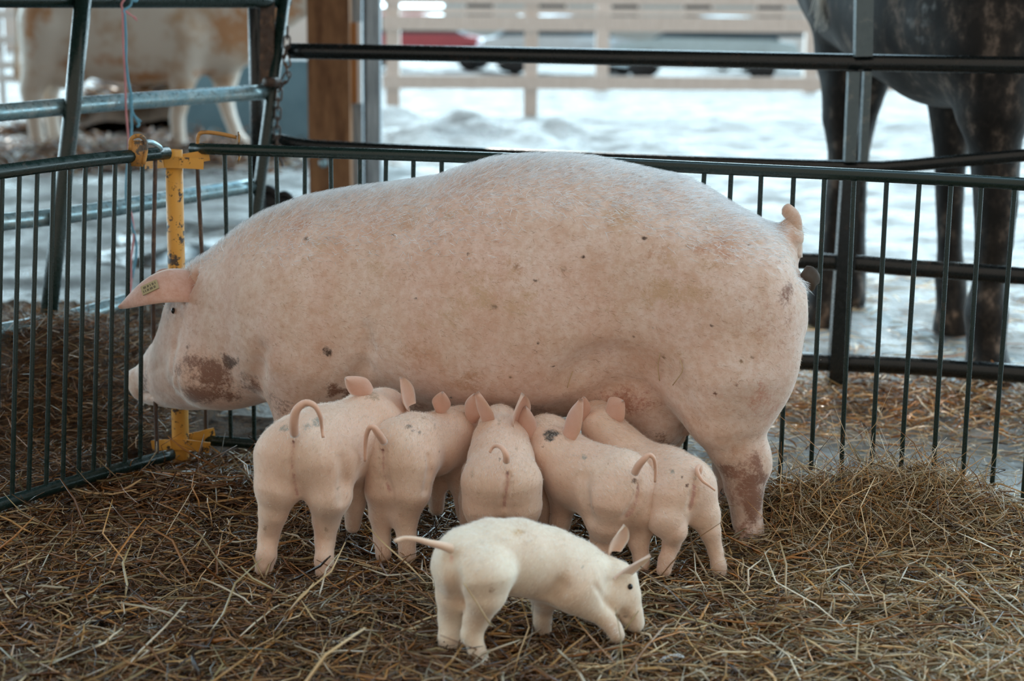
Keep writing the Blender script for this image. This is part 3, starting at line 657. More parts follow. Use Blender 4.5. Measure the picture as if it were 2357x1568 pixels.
# 5 (behind 4)
Y0 = 3.42
piglet('rightmost suckling piglet by the hind leg of the sow, hind legs spread', Y0,
    [(1573, 1128, -.03, .074), (1530, 1105, .04, .078), (1475, 1085, .11, .072), (1425, 1035, .17, .060), (1388, 985, .23, .050), (1375, 965, .30, .044), (1372, 980, .35, .034)],
    [[(1540, 1160, -.06, .048), (1535, 1195, -.08, .040), (1551, 1222, -.09, .027), (1545, 1255, -.075, .0195), (1533, 1290, -.09, .017), (1528, 1312, -.10, .017)],
     [(1595, 1140, -.02, .046), (1620, 1185, -.04, .034), (1634, 1222, -.05, .022), (1647, 1270, -.05, .0165), (1654, 1302, -.06, .017), (1656, 1318, -.065, .016)],
     [(1450, 1110, .12, .035), (1440, 1180, .12, .024), (1440, 1230, .12, .018)]],
    [((1342, 965, .26), (1345, 915, .2), (.9, .2, 0), .02, .4), ((1402, 955, .24), (1432, 924, .18), (.5, -.5, -.7), .032, .4)],
    [(1598, 1110, -.06, .0095), (1603, 1098, -.07, .009), (1610, 1082, -.08, .0075), (1612, 1072, -.075, .006), (1604, 1082, -.09, .005), (1615, 1105, -.10, .004), (1632, 1118, -.10, .003), (1646, 1129, -.10, .0025)],
    spots=[(1525, 1058, 0, .022, .006, GR), (1548, 1088, -.05, .010, .008, GR), (1570, 1100, -.06, .006, .006), (1580, 1120, -.06, .008, .008), (1590, 1165, -.06, .008, .014, TAN), (1565, 1140, -.06, .004, .004), (1600, 1100, -.06, .010, .012, TAN)],
    cuts=(((1598, 1115), (1595, 1145), (1588, 1170), .0045),), flow=(.8, -.5, -.3), anus=(1583, 1118, -.07))
# 4
Y0 = 3.37
piglet('suckling piglet angled to the right with a black smear between its shoulders', Y0,
    [(1428, 1122, .02, .082), (1385, 1112, .07, .086), (1330, 1090, .12, .080), (1285, 1045, .18, .067), (1262, 1010, .24, .056), (1252, 998, .31, .044), (1250, 1010, .37, .034)],
    [[(1405, 1160, -.01, .060), (1396, 1200, -.01, .042), (1388, 1240, .01, .027), (1382, 1285, -.01, .020), (1380, 1305, -.02, .019)],
     [(1465, 1145, .0, .046), (1482, 1180, -.01, .034), (1478, 1215, .0, .024), (1470, 1250, .0, .0225), (1476, 1285, -.01, .018), (1477, 1302, -.02, .018)],
     [(1300, 1130, .15, .035), (1290, 1200, .15, .024), (1285, 1245, .15, .018)]],
    [((1216, 1015, .28), (1211, 938, .20), (.95, .2, 0), .024, .55), ((1300, 1000, .24), (1334, 918, .17), (.5, -.85, -.1), .031, .5)],
    [(1462, 1088, -.055, .0095), (1470, 1072, -.075, .009), (1482, 1058, -.085, .0075), (1494, 1048, -.085, .006), (1505, 1056, -.085, .0045), (1509, 1080, -.075, .004), (1508, 1110, -.07, .003)],
    spots=[(1275, 1000, .1, .030, .010, (.05, .045, .04)), (1262, 1008, .1, .016, .012, (.05, .045, .04)), (1250, 1030, .1, .010, .005), (1315, 1005, .1, .018, .004), (1345, 1055, 0, .008, .006, GR), (1400, 1070, 0, .008, .006, TAN), (1361, 1172, 0, .012, .01, TAN), (1460, 1108, -.06, .008, .010, (.16, .07, .04)), (1468, 1122, -.06, .006, .014, (.16, .07, .04)), (1380, 1100, 0, .004, .003)],
    cuts=(((1470, 1115), (1466, 1145), (1454, 1175), (1440, 1190), .0045), ((1345, 1100), (1342, 1150), (1355, 1190), .005)), flow=(.5, -.8, -.3))
# 6: in front, rooting
Y0 = 2.885
o = piglet('pale piglet rooting in the straw in front of the others, tail held out straight', Y0,
    [(1085, 1290, .0, .066), (1130, 1278, .02, .070), (1190, 1283, .05, .075), (1260, 1300, .08, .074), (1320, 1322, .10, .070), (1372, 1338, .12, .056), (1415, 1352, .12, .043)],
    [[(1055, 1310, .02, .052), (1046, 1370, .02, .036), (1041, 1420, .035, .0275), (1036, 1470, .02, .023), (1031, 1505, .01, .0165), (1028, 1530, .005, .019)],
     [(1112, 1330, -.045, .056), (1116, 1370, -.05, .038), (1096, 1425, -.03, .0245), (1086, 1460, -.03, .021), (1098, 1498, -.04, .0165), (1108, 1528, -.05, .019)],
     [(1255, 1370, .10, .034), (1250, 1400, .12, .021), (1248, 1425, .12, .0185), (1250, 1450, .12, .018)],
     [(1318, 1360, .04, .042), (1362, 1398, .05, .026), (1392, 1424, .05, .018), (1412, 1446, .04, .016), (1420, 1462, .03, .016)]],
    [((1425, 1325, .07), (1496, 1276, .0), (-.1, -.75, .65), .023, .45), ((1412, 1262, .16), (1436, 1207, .16), (.8, .3, .5), .026, -.4)],
    [(1062, 1285, -.02, .016), (1045, 1267, -.04, .0115), (1020, 1257, -.05, .0085), (990, 1250, -.06, .0065), (960, 1242, -.07, .0052), (930, 1240, -.07, .005), (908, 1246, -.08, .004)],
    spots=[(1195, 1227, 0, .022, .009, (.62, .38, .20)), (1208, 1226, 0, .006, .006, TAN), (1343, 1306, 0, .007, .009, (.16, .15, .13)), (1132, 1360, -.05, .008, .008, TAN), (1040, 1285, -.05, .010, .016, (.80, .44, .34)), (1440, 1420, .08, .010, .006, (.10, .06, .05))],
    col=(.84, .68, .535), eyes=[(1450, 1352, .072, .0062), (1462, 1348, .155, .006)],
    extra=lambda F, pt: (F.chain([(pt((1418, 1345, .115)), .046), (pt((1436, 1378, .105)), .034), (pt((1450, 1406, .10)), .024), (pt((1454, 1422, .10)), .0225)], .02),
        F.ell(pt((1398, 1375, .08)), (.034, .028, .030), .02), F.cone(pt((1422, 1402, .095)), pt((1436, 1424, .10)), .015, .011, .010), F.cone(pt((1455, 1418, .098)), pt((1462, 1434, .098)), .0215, .0195, .006),
        F.ell(pt((1126, 1325, -.05)), (.040, .030, .044), .03), F.ell(pt((1060, 1300, -.01)), (.040, .05, .052), .04), F.ell(pt((1330, 1345, .05)), (.045, .04, .05), .03)),
    cuts=(((1432, 1408), (1440, 1420), (1448, 1428), .003), ((1372, 1350), (1395, 1385), (1415, 1408), .0020), ((1040, 1290), (1046, 1340), (1058, 1390), .005), ((1270, 1375), (1290, 1350), .006)),
    flow=(-.6, -.3, -.6), comp=1.0, thigh=False, legk=.022, hcol=(.95, .86, .72))
del o['group']
rooting = o

# ------------------------------------------------------------------ straw
def straw_height(x, y):                        # thickness of the bedding over the floor
    z = .035 + .012 * np.sin(x * 6.1 + 2 * np.sin(y * 3.1)) * np.sin(y * 5.3 + np.sin(x * 4.1)) + .007 * np.sin(x * 17 + 3 * np.sin(y * 9)) * np.sin(y * 15 + x * 4)
    for (u, v, rx, ry, h) in ((2020, 1195, .30, .13, .085), (1830, 1210, .16, .10, .05), (2190, 1215, .25, .12, .07), (1960, 1280, .3, .1, .02), (450, 1120, .18, .12, .02)):
        g = G(u, v, .05); z = z + h * np.exp(-((x - g[0]) / rx) ** 2 - ((y - g[1]) / ry) ** 2)
    return z
BP0 = G(440, 1016, .07)[:2]; BP1 = G(2357, 1192, .07)[:2]                     # ground lines of the two pen panels
LP0 = G(0, 1163, .07)[:2]; LP1 = G(400, 1043, .07)[:2]
def side_of(x, y, a, b): return (b[0] - a[0]) * (y - a[1]) - (b[1] - a[1]) * (x - a[0])      # > 0 on the far / left side
STRAW = np.array([[.66, .42, .18], [.46, .23, .085], [.28, .13, .05], [.74, .58, .36], [.44, .37, .21], [.62, .31, .10], [.82, .76, .64], [.12, .065, .035]])
def straws(mb, x, y, z, ln, wd, probs, tilt=.16, up_frac=.05, up=.7, bend=.5, bright=1.0):
    n = len(x); ci = rng.choice(len(STRAW), n, p=np.array(probs) / sum(probs)); col = STRAW[ci] * rng.uniform(.3, .9, (n, 1)) * bright * np.array([.86, .68, .56] if bright < 1.3 else [.84, .74, .62])
    az = rng.uniform(0, 2 * np.pi, n); el = rng.normal(0, tilt, n); isup = rng.random(n) < up_frac; el = np.where(isup, rng.uniform(.2, up, n), el)
    d = np.stack([np.cos(az) * np.cos(el), np.sin(az) * np.cos(el), np.sin(el)], 1)
    sd = np.stack([-np.sin(az), np.cos(az), np.zeros(n)], 1); upv = np.cross(sd, d) * -1
    b_ = rng.normal(0, bend, n) * ln; b2 = rng.normal(-.05, .09, n) * ln
    c = np.stack([x, y, z], 1); c[:, 2] += np.where(isup, np.sin(el) * ln * .42, 0)
    K_ = 4; rolls = rng.uniform(0, np.pi, n); w1 = sd * np.cos(rolls)[:, None] + upv * np.sin(rolls)[:, None]; w2 = -sd * np.sin(rolls)[:, None] + upv * np.cos(rolls)[:, None]
    V = []
    flat = rng.uniform(.3, .8, n)
    kink = rng.normal(0, .10, (n, 1)) * ln[:, None]
    for k in range(K_):
        t = k / (K_ - 1) - .5; tt = 4 * t * t
        p = c + d * (t * ln)[:, None] + sd * (b_ * (.25 - t * t))[:, None] + upv * (b2 * tt * .6)[:, None] + (sd * kink if k == 2 else 0)
        r = wd * (.5 if k in (0, K_ - 1) else 1) * .5
        for a_ in (0, 2.1, 4.2): V.append(p + w1 * (np.cos(a_) * r)[:, None] + w2 * (np.sin(a_) * r * flat)[:, None])
    V = np.stack(V, 1).reshape(-1, 3); base = np.arange(n)[:, None] * (K_ * 3); F = []
    for k in range(K_ - 1):
        for j in range(3): F.append(base + np.array([k * 3 + j, k * 3 + (j + 1) % 3, (k + 1) * 3 + (j + 1) % 3, (k + 1) * 3 + j]))
    F += []
    T = [base + np.array([2, 1, 0]), base + np.array([K_ * 3 - 3, K_ * 3 - 2, K_ * 3 - 1])]
    mb.add(V, [np.concatenate(F), np.concatenate(T)], np.repeat(col, K_ * 3, 0), 0)
def scatter(n, ulo, uhi, vlo, vhi, keep, zf=.04):       # evenly over the floor seen between two heights of the frame
    xy = []
    a = G(1178, vhi, 0)[1]; b = G(1178, vlo, 0)[1]
    while sum(len(q) for q in xy) < n:
        yy = rng.uniform(a - .1, b + .1, n * 3); w_ = .36 * yy + .12; xx = rng.uniform(-1, 1, n * 3) * w_.max(); ok = np.abs(xx) < w_
        uu = 1178 + xx / yy * 3600; ok &= (uu > ulo) & (uu < uhi) & keep(xx, yy); xy.append(np.stack([xx[ok], yy[ok]], 1))
    xy = np.concatenate(xy)[:n]; return xy[:, 0], xy[:, 1]
inpen = lambda x, y: (side_of(x, y, BP0, BP1) < .02) & (side_of(x, y, LP0, LP1) < .04)
sb = MB()
gx, gy = np.meshgrid(np.linspace(-2.2, 2.4, 150), np.linspace(1.9, 4.8, 110), indexing='ij'); gz = straw_height(gx, gy) - .018 + rng.normal(0, .003, gx.shape)
out = ~inpen(gx, gy); gz = np.where(out & (side_of(gx, gy, LP0, LP1) < 0), -.03, gz)
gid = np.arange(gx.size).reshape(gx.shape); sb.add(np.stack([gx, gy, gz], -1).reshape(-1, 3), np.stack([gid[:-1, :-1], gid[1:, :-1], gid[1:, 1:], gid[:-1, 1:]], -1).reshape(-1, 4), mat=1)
x, y = scatter(44000, -200, 2600, 1000, 1640, inpen)
z = straw_height(x, y) + rng.uniform(-.022, .012, len(x))
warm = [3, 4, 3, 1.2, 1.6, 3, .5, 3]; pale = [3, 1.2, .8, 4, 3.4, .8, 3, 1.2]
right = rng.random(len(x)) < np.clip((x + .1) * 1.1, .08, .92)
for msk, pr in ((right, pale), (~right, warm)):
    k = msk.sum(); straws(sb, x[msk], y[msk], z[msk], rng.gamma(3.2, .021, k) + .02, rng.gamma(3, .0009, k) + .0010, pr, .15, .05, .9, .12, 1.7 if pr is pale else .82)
x, y = scatter(2600, -200, 2600, 1000, 1640, inpen); k = len(x)                # broad leaves and long stalks on top
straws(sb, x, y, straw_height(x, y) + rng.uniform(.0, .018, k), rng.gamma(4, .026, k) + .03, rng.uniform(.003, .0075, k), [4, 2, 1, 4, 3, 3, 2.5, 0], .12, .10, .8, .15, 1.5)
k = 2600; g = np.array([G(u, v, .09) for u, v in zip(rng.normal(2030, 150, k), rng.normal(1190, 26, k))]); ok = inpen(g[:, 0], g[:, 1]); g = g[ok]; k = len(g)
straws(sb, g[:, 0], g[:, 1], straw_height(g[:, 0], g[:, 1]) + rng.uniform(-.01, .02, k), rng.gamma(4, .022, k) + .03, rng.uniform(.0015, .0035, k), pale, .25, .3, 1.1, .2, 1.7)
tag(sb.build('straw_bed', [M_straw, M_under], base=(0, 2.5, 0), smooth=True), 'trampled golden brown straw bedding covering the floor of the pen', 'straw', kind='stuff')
# hay and dung heap beyond the left panel
hb = MB(); beyond = lambda x, y: (side_of(x, y, LP0, LP1) > .06)
def hay_height(x, y):
    z = .06 + .05 * np.sin(x * 4 + 1) * np.sin(y * 3) + .03 * np.sin(x * 11 + y * 3) * np.sin(y * 9)
    for (u, v, r, h) in ((330, 790, .35, .22), (120, 930, .35, .16), (240, 980, .3, .13), (40, 860, .4, .14), (430, 760, .3, .12)):
        g = G(u, v, 0); z = z + h * np.exp(-(((x - g[0]) ** 2 + (y - g[1]) ** 2)) / r ** 2)
    return z * np.clip((7.0 - y) / 1.6, 0, 1)
gx, gy = np.meshgrid(np.linspace(-3.2, -.7, 100), np.linspace(3.4, 7.0, 120), indexing='ij'); gz = np.where(beyond(gx, gy), hay_height(gx, gy) - .02 + rng.normal(0, .006, gx.shape), -.05)
gz = np.where(side_of(gx, gy, BP0, BP1) < 0, np.where(beyond(gx, gy), gz, -.05), np.where(gx > -.95, -.05 + 0 * gz, gz))
gid = np.arange(gx.size).reshape(gx.shape); hb.add(np.stack([gx, gy, gz], -1).reshape(-1, 3), np.stack([gid[:-1, :-1], gid[1:, :-1], gid[1:, 1:], gid[:-1, 1:]], -1).reshape(-1, 4), mat=1)
x = rng.uniform(-3.2, -.95, 30000); y = rng.uniform(3.4, 6.6, 30000); ok = beyond(x, y) & (rng.random(30000) < np.clip((6.8 - y) / 1.6, 0, 1)); x = x[ok]; y = y[ok]; k = len(x)
straws(hb, x, y, hay_height(x, y) + rng.uniform(-.02, .015, k), rng.gamma(3.2, .022, k) + .02, rng.uniform(.0013, .0035, k), [3, 3, 2, 2.5, 3, 2, 1.6, 2.5], .25, .08, .9, .5)
tag(hb.build('hay_heap', [M_straw, M_under], base=(-1.6, 4.6, 0)), 'loose heap of hay and dark litter beyond the barred panel on the left', 'hay', kind='stuff')
# thin litter on the yard behind the back panel
yb = MB(); back = lambda x, y: (side_of(x, y, BP0, BP1) > .03) & (x > -1.3)
def yard(n, y0, y1, x0, x1, lnm, wd, pr, up=.03):
    x = rng.uniform(x0, x1, n); y = rng.uniform(y0, y1, n); ok = back(x, y); x = x[ok]; y = y[ok]; k = len(x)
    straws(yb, x, y, bumps(x, y) - .012 + rng.uniform(0, .01, k), rng.gamma(3, lnm, k) + .02, rng.uniform(wd * .6, wd * 1.4, k), pr, .10, up, .6, .3, 2.2)
yard(4200, 3.7, 5.4, -1.3, 2.3, .022, .003, [1.5, .5, .3, 4, 3, .3, 6, .2])
yard(1800, 3.9, 4.6, -1.0, .9, .02, .0025, [2, 1, 1, 3, 3, .5, 4, 1])
g = G(2090, 920)
n = 3800; x = rng.normal(1.45, .75, n); y = rng.normal(5.12, .22, n); ok = back(x, y); x = x[ok]; y = y[ok]; k = len(x)
straws(yb, x, y, bumps(x, y) + rng.uniform(-.01, .045, k), rng.gamma(3, .018, k) + .02, rng.uniform(.003, .008, k), [4, 3, 2, 5, 1, 4, 2, 3], .25, .08, .7, .3, 2.1)  # sunlit tone of this band put into the strand colour
yard(2500, 5.2, 8.5, -1.2, 3.2, .03, .005, [3, 2, 1, 4, 2, 1, 3, 1])
tag(yb.build('scattered_litter', [M_straw, M_under], base=(1.0, 4.6, 0)), 'thin scatter of pale straw on the trodden yard behind the pen', 'straw', kind='stuff')
# white feather lying on the straw
g = G(1545, 1520, .05); ft = MB(); g[2] = straw_height(g[0], g[1]) + .015
qv = bez([g + [-.024, -.004, .0], g + [0, 0, .010], g + [.026, .006, .004]], 10); ft.tube(qv, .0006, 5)
for i in range(60):
    t = i / 60; p = qv[int(t * 9)] ; dd = np.array([.5, (.9 if i % 2 else -.9), .35 * math.sin(i * 3)]); dd /= np.linalg.norm(dd); L_ = .012 * math.sin(math.pi * (t * .85 + .12)); ft.tube([p, p + dd * L_ * .6 + [0, 0, .001], p + dd * L_ + [.003, 0, -.001]], [.0009, .0007, .0002], 4)
tag(ft.build('feather', M_feather, base=g - [0, 0, .01]), 'small fluffy white feather lying on the straw in front of the piglets', 'feather')

# single stalks caught on the animals
def stalk(pts, label, r=.0012):
    tag(MB().tube(bez(pts, 8), r, 5, col=(.70, .52, .30)).build('straw_stalk', M_straw), label, 'straw')
SV = np.empty(len(sow.data.vertices) * 3, np.float32); sow.data.vertices.foreach_get('co', SV); SV = SV.reshape(-1, 3) + np.array(sow.location)
for lb, *pp_ in (('short pale stalk on the belly of the sow just left of the flank fold', (1306, 892), (1312, 872), (1318, 855)), ('straight pale stalk on the flank of the sow above the udder', (1519, 812), (1514, 845), (1518, 876)),
             ('bent pale stalk stuck on the thigh of the sow', (1564, 826), (1571, 852), (1548, 886))):
    stalk([snap(SV, u, v, 6) - [0, .004, 0] for u, v in pp_], lb)
SP = np.empty(len(rooting.data.vertices) * 3, np.float32); rooting.data.vertices.foreach_get('co', SP); SP = SP.reshape(-1, 3) + np.array(rooting.location)
stalk([snap(SP, u, v, 7) - [0, .005, 0] for u, v in ((1068, 1340), (1086, 1368), (1104, 1396))] + [P(1130, 1440, 2.80)], 'golden stalk lying across the hind leg of the pale rooting piglet', .0017)

# ------------------------------------------------------------------ pen panels
def on(line, u, v): return L(u, v, *line)
bl = (BP0, BP1); ll = (LP0, LP1)
panel = thing('pen_panel', 'long dark green barred pen panel running behind the sow', 'fence panel', (*((BP0 + BP1) / 2), 0), 'barred pen panels')
top = [on(bl, u, v) for u, v in ((440, 342), (700, 350), (1180, 366), (1700, 390), (2100, 409), (2450, 430))]
bot = [on(bl, u, v) for u, v in ((475, 1014), (600, 1024), (1178, 1080), (1785, 1140), (2280, 1184), (2450, 1200))]
MB().tube(bez(top, 30), .0155, 12).build('top_rail', M_green, panel)
MB().tube(bez(bot, 24), .0155, 12).build('bottom_rail', M_green, panel)
topc = bez(top, 200); botc = bez(bot, 200)
def near_u(curve, u):
    e = np.array([proj(p)[0] for p in curve]); i = np.argmin(abs(e - u)); return curve[i]
TU = [455, 519, 578, 639, 701, 763, 826, 889, 952, 1017, 1083, 1150, 1217, 1284, 1351, 1418, 1483, 1549, 1616, 1686, 1755, 1826, 1897, 1968, 2041, 2113, 2186, 2262, 2337, 2413]
BU = [472, 530, 589, 647, 706, 765, 824, 883, 943, 1003, 1063, 1124, 1186, 1249, 1312, 1377, 1443, 1510, 1578, 1647, 1716, 1787, 1857, 1929, 2000, 2070, 2140, 2209, 2280, 2352]
for i, (a, b) in enumerate(zip(TU, BU)):
    p = near_u(topc, a); q = near_u(botc, b); 
    pts = bez([p, p + (q - p) * .05 , p * .5 + q * .5 + ([.006, 0, 0] if i == 0 else [0, 0, 0]), p + (q - p) * .95, q], 12)
    MB().tube(pts, np.array([.0105, .0066] + [.0062] * 8 + [.0066, .0105]), 8).build('bar', M_rust if i == 0 else M_green, panel)
lpanel = thing('pen_panel', 'dark barred pen panel at the left, the sow pokes her snout through it', 'fence panel', (*((LP0 + LP1) / 2), 0), 'barred pen panels')
ltop = [on(ll, u, v) for u, v in ((-60, 404), (0, 396), (190, 371), (385, 352))]; lbot = [on(ll, u, v) for u, v in ((-60, 1182), (60, 1143), (200, 1100), (300, 1072), (395, 1046))]
MB().tube(bez(ltop, 20), .0175, 12).build('top_rail', M_green, lpanel); MB().tube(bez(lbot, 20), .0165, 12).build('bottom_rail', M_green, lpanel)
ltc = bez(ltop, 200); lbc = bez(lbot, 200)
for i, (a, b) in enumerate(zip([-35, 6, 45, 85, 124, 161, 197, 231, 264, 297, 329, 358], [-48, -10, 27, 67, 107, 145, 181, 216, 250, 288, 322, 362])):
    p = near_u(ltc, a); q = near_u(lbc, b); mid = p * .5 + q * .5
    pts = bez([p, p + (q - p) * .05, mid + ([-.008, 0, 0] if i == 11 else [0, 0, 0]), p + (q - p) * .95, q], 12)
    MB().tube(pts, np.array([.0105, .0066] + [.0062] * 8 + [.0066, .0100]), 8).build('bar', M_rust if i == 11 else M_green, lpanel)
for o_ in (panel,): o_['group'] = 'barred pen panels'
# yellow corner post
pb = G(416, 1046, .05); pt_ = L(400, 345, pb[:2] + [-.001, 0], pb[:2] + [1, .0]); 
post = thing('corner_post', 'chipped yellow corner post joining the two barred panels', 'post', (pb[0], pb[1], 0))
pp = np.array([pb, pt_]); ax_ = (pt_ - pb) / np.linalg.norm(pt_ - pb)
mb = MB(); n_ = 20; ang = np.linspace(0, 2 * np.pi, n_, endpoint=False); ring = np.stack([np.cos(ang), np.sin(ang), 0 * ang], 1)
prof = [(pb - [0, 0, .05], .0235), (pb + (pt_ - pb) * .5, .0235), (pt_, .0235), (pt_ + [0, 0, .0005], .0195), (pt_ - [0, 0, .06], .0195)]
Vv = np.concatenate([c_ + ring * r_ for c_, r_ in prof]); Ff = [[i * n_ + k_, i * n_ + (k_ + 1) % n_, (i + 1) * n_ + (k_ + 1) % n_, (i + 1) * n_ + k_] for i in range(4) for k_ in range(n_)]
mb.add(Vv, np.array(Ff)); mb.build('pole', M_yellow, post)
mb = MB(); cB = L(400, 372, pb[:2], pb[:2] + [1, 0])
def plate(mb_, c_, pts_, h_, t_=.005):
    for a_, b_ in zip(pts_[:-1], pts_[1:]): mb_.beam(np.asarray(a_), np.asarray(b_), t_, h_)
def bracket(cB, name, sag=0):
    mb_ = MB(); y_ = np.array([0, -.027, 0])
    plate(mb_, cB, [cB + [-.085, .020, -.008 - sag], cB + [-.02, -.027, 0], cB + [.02, -.027, 0], cB + [.083, -.012, -.004 - sag]], .030)
    plate(mb_, cB, [cB + [.02, .02, .004], cB + [.085, .055, .014]], .030); plate(mb_, cB, [cB + [-.02, .024, .004], cB + [.02, .024, .004]], .030)
    return mb_.build(name, M_yellow, post, smooth=False)
bracket(cB, 'bracket'); bracket(L(416, 1018, pb[:2], pb[:2] + [1, 0]), 'bracket', .008)
# drop pins with flattened heads
pin = MB(); Yp = on(bl, 460, 342)[1] - .0; q = lambda u, v, d=0: P(u, v, Yp + d)
pin.tube(bez([q(455, 1010 * 0 + 372), q(455, 340), q(456, 315), q(466, 305), q(500, 307), q(545, 316)], 20), .0055, 8)
pin.build  # the rod is the first part
pn = thing('drop_pin', 'rusty yellow drop pin hooked over the left end of the long back panel', 'pin', q(455, 350), 'drop pins of the corner post')
pin.build('rod', M_yellow2, pn)
hd = MB(); hd.tube([q(549, 303), q(551, 312), q(551, 326), q(546, 340)], [.006, .011, .010, .003], 8, squash=.35); hd.build('head', M_yellow2, pn)
hd = MB(); hd.tube([q(552, 358, .02), q(549, 369, .02), q(548, 372, .02)], [.007, .007, .003], 8, squash=.6); hd.build('tip', M_yellow2, pn)
Yq = on(ll, 320, 350)[1]; q = lambda u, v, d=0: P(u, v, Yq + d)
pn = thing('drop_pin', 'worn flat hook and pin clasping the top rail left of the yellow post', 'pin', q(320, 350), 'drop pins of the corner post')
hd = MB(); hd.beam(q(314, 383, -.030), q(314, 323, -.030), .036, .005, up=(0, 1, 0)); hd.tube(bez([q(300, 345, -.03), q(300, 325, -.03), q(308, 315, -.03), q(322, 313, -.03), q(333, 322, -.03), q(336, 345, -.03), q(330, 378, -.03)], 20), .0055, 8); hd.build('hook_plate', M_yellow2, pn)
hd = MB(); hd.tube(bez([q(334, 326, -.02), q(350, 328, 0), q(366, 337, .02), q(370, 344, .03)], 12), .0065, 8); hd.build('rod', M_galv, pn)

# ------------------------------------------------------------------ big leaning gate on the left
g0 = G(92, 945, 0)[:2]; g1 = np.array([P(615, 300, 5.75)[0], 5.75]); gl = (g0, g1); dirg = (g1 - g0) / np.linalg.norm(g1 - g0); ng = np.array([dirg[1], -dirg[0]])
gate = thing('farm_gate', 'leaning tubular farm gate with shiny galvanised rails on the left', 'gate', (g0[0], g0[1], 0))
gp = lambda u, v, off=0: L(u, v, g0 + ng * off, g1 + ng * off)
for pts in (((-60, -2), (200, 0), (660, 2)), ((-60, 265), (180, 243), (400, 226), (615, 211)), ((-60, 518), (180, 492), (400, 456), (578, 428)), ((-60, 776), (150, 735), (310, 690), (430, 655)), ((30, 1000), (150, 952), (310, 893), (420, 850))):
    MB().tube(bez([gp(*p) for p in pts], 14), .0275 if pts[0][1] > 0 else .026, 14).build('rail', M_galv if pts[0][1] > 0 else M_green, gate)
MB().tube([gp(194, -30, .045), gp(168, 235, .045), gp(130, 560, .045), gp(88, 955, .045)], .027, 14).build('upright', M_green, gate)
MB().tube([gp(658, -30, .02), gp(622, 245, .02), gp(585, 520, .02), gp(545, 820, .02)], .022, 14).build('upright', M_green, gate)
mb = MB(); mb.beam(gp(616, -20, .0), gp(615, 190, .0), .05, .02, up=(0, 1, 0)); mb.beam(gp(640, 90, .0), gp(616, 190, .0), .035, .02, up=(0, 1, 0)); mb.build('brace_plate', M_rust, gate, smooth=False)
MB().tube([gp(612, 188, .06), gp(640, 190, .06)], .018, 10).build('latch_clamp', M_rust, gate)
hp = P(592, 200, 6.05); MB().tube([[hp[0] - .005, 6.05, 0], [hp[0], 6.05, 1.9]], .028, 14).build('hinge_post', M_dark, None, base=(hp[0], 6.05, 0)); tag(bpy.data.objects['hinge_post'], 'dark steel upright post behind the right end of the leaning gate', 'post')
# ------------------------------------------------------------------ tall panel behind the pen
t1 = G(1925, 885, .05)[:2]; t0 = np.array([P(650, 300, 5.80)[0], 5.80]); tl = (t0, t1)
tp = lambda u, v, off=0: L(u, v, t0 - np.array([0, off]), t1 - np.array([0, off]))
tall = thing('stock_panel', 'tall dark tubular rail panel between the pen and the horse', 'fence panel', (t1[0], t1[1], 0))
for i, pts in enumerate((((668, 117), (1200, 127), (1985, 144), (2450, 152)), ((622, 322), (645, 322), (690, 331), (760, 337), (1000, 348), (1500, 368), (1960, 384), (2060, 383), (2200, 371), (2450, 350)),
                         ((620, 560), (1100, 575), (1850, 600), (2100, 617), (2450, 642)), ((640, 780), (1100, 800), (1850, 832), (2100, 843), (2450, 868)))):
    MB().tube(bez([tp(*p) for p in pts], 40), (.0285, .021, .029, .031)[i], 14, squash=1).build('rail', M_dark, tall)
mb = MB(); mb.beam(tp(1989, -60, .03), tp(1986, 130, .03), .056, .045, up=(0, 1, 0)); mb.build('upright', M_box, tall, smooth=False)
mb = MB(); mb.beam(tp(1964, 165, .03), tp(1955, 372, .03), .036, .04, up=(0, 1, 0)); mb.build('upright', M_box, tall, smooth=False)
mb = MB(); mb.beam(tp(1996, 165, .0), tp(1986, 372, .0), .024, .04, up=(0, 1, 0)); mb.build('upright', M_box, tall, smooth=False)
mb = MB(); mb.beam(tp(1959, 390, .03), tp(1925, 885, .03), .062, .045, up=(0, 1, 0)); mb.build('upright', M_dark, tall, smooth=False)
# chain from the gate to the tall panel
ch = thing('chain', 'rusty link chain hanging at the right end of the leaning gate', 'chain', P(640, 350, 5.75)); cp = [P(u, v, 5.72) for u, v in ((662, 60), (660, 108), (655, 140), (666, 160), (658, 184), (644, 200), (641, 222), (640, 250), (639, 275), (638, 300), (637, 325), (640, 350), (648, 370), (652, 385))]
cc = bez(cp, 400); dcum = np.concatenate([[0], np.cumsum(np.linalg.norm(np.diff(cc, axis=0), axis=1))]); nl = int(dcum[-1] / .034)
for i in range(nl):
    a = np.array([np.interp(i * .034, dcum, cc[:, k]) for k in range(3)]); b = np.array([np.interp(i * .034 + .046, dcum, cc[:, k]) for k in range(3)]); d_ = b - a; d_ /= np.linalg.norm(d_) + 1e-9
    s_ = np.cross(d_, (0, 1, 0)); s_ /= np.linalg.norm(s_); s_ = s_ if i % 2 else np.cross(d_, s_); c_ = (a + b) / 2; th = np.linspace(0, 2 * np.pi, 15)[:-1]
    ov = np.array([c_ + d_ * (.012 * np.sign(math.cos(t)) * (abs(math.cos(t)) > .2) + .012 * math.cos(t)) + s_ * .011 * math.sin(t) for t in th]); ov = np.vstack([ov, ov[:2]])
    MB().tube(ov, .0035, 6, cap=False).build('link', M_rust, ch)
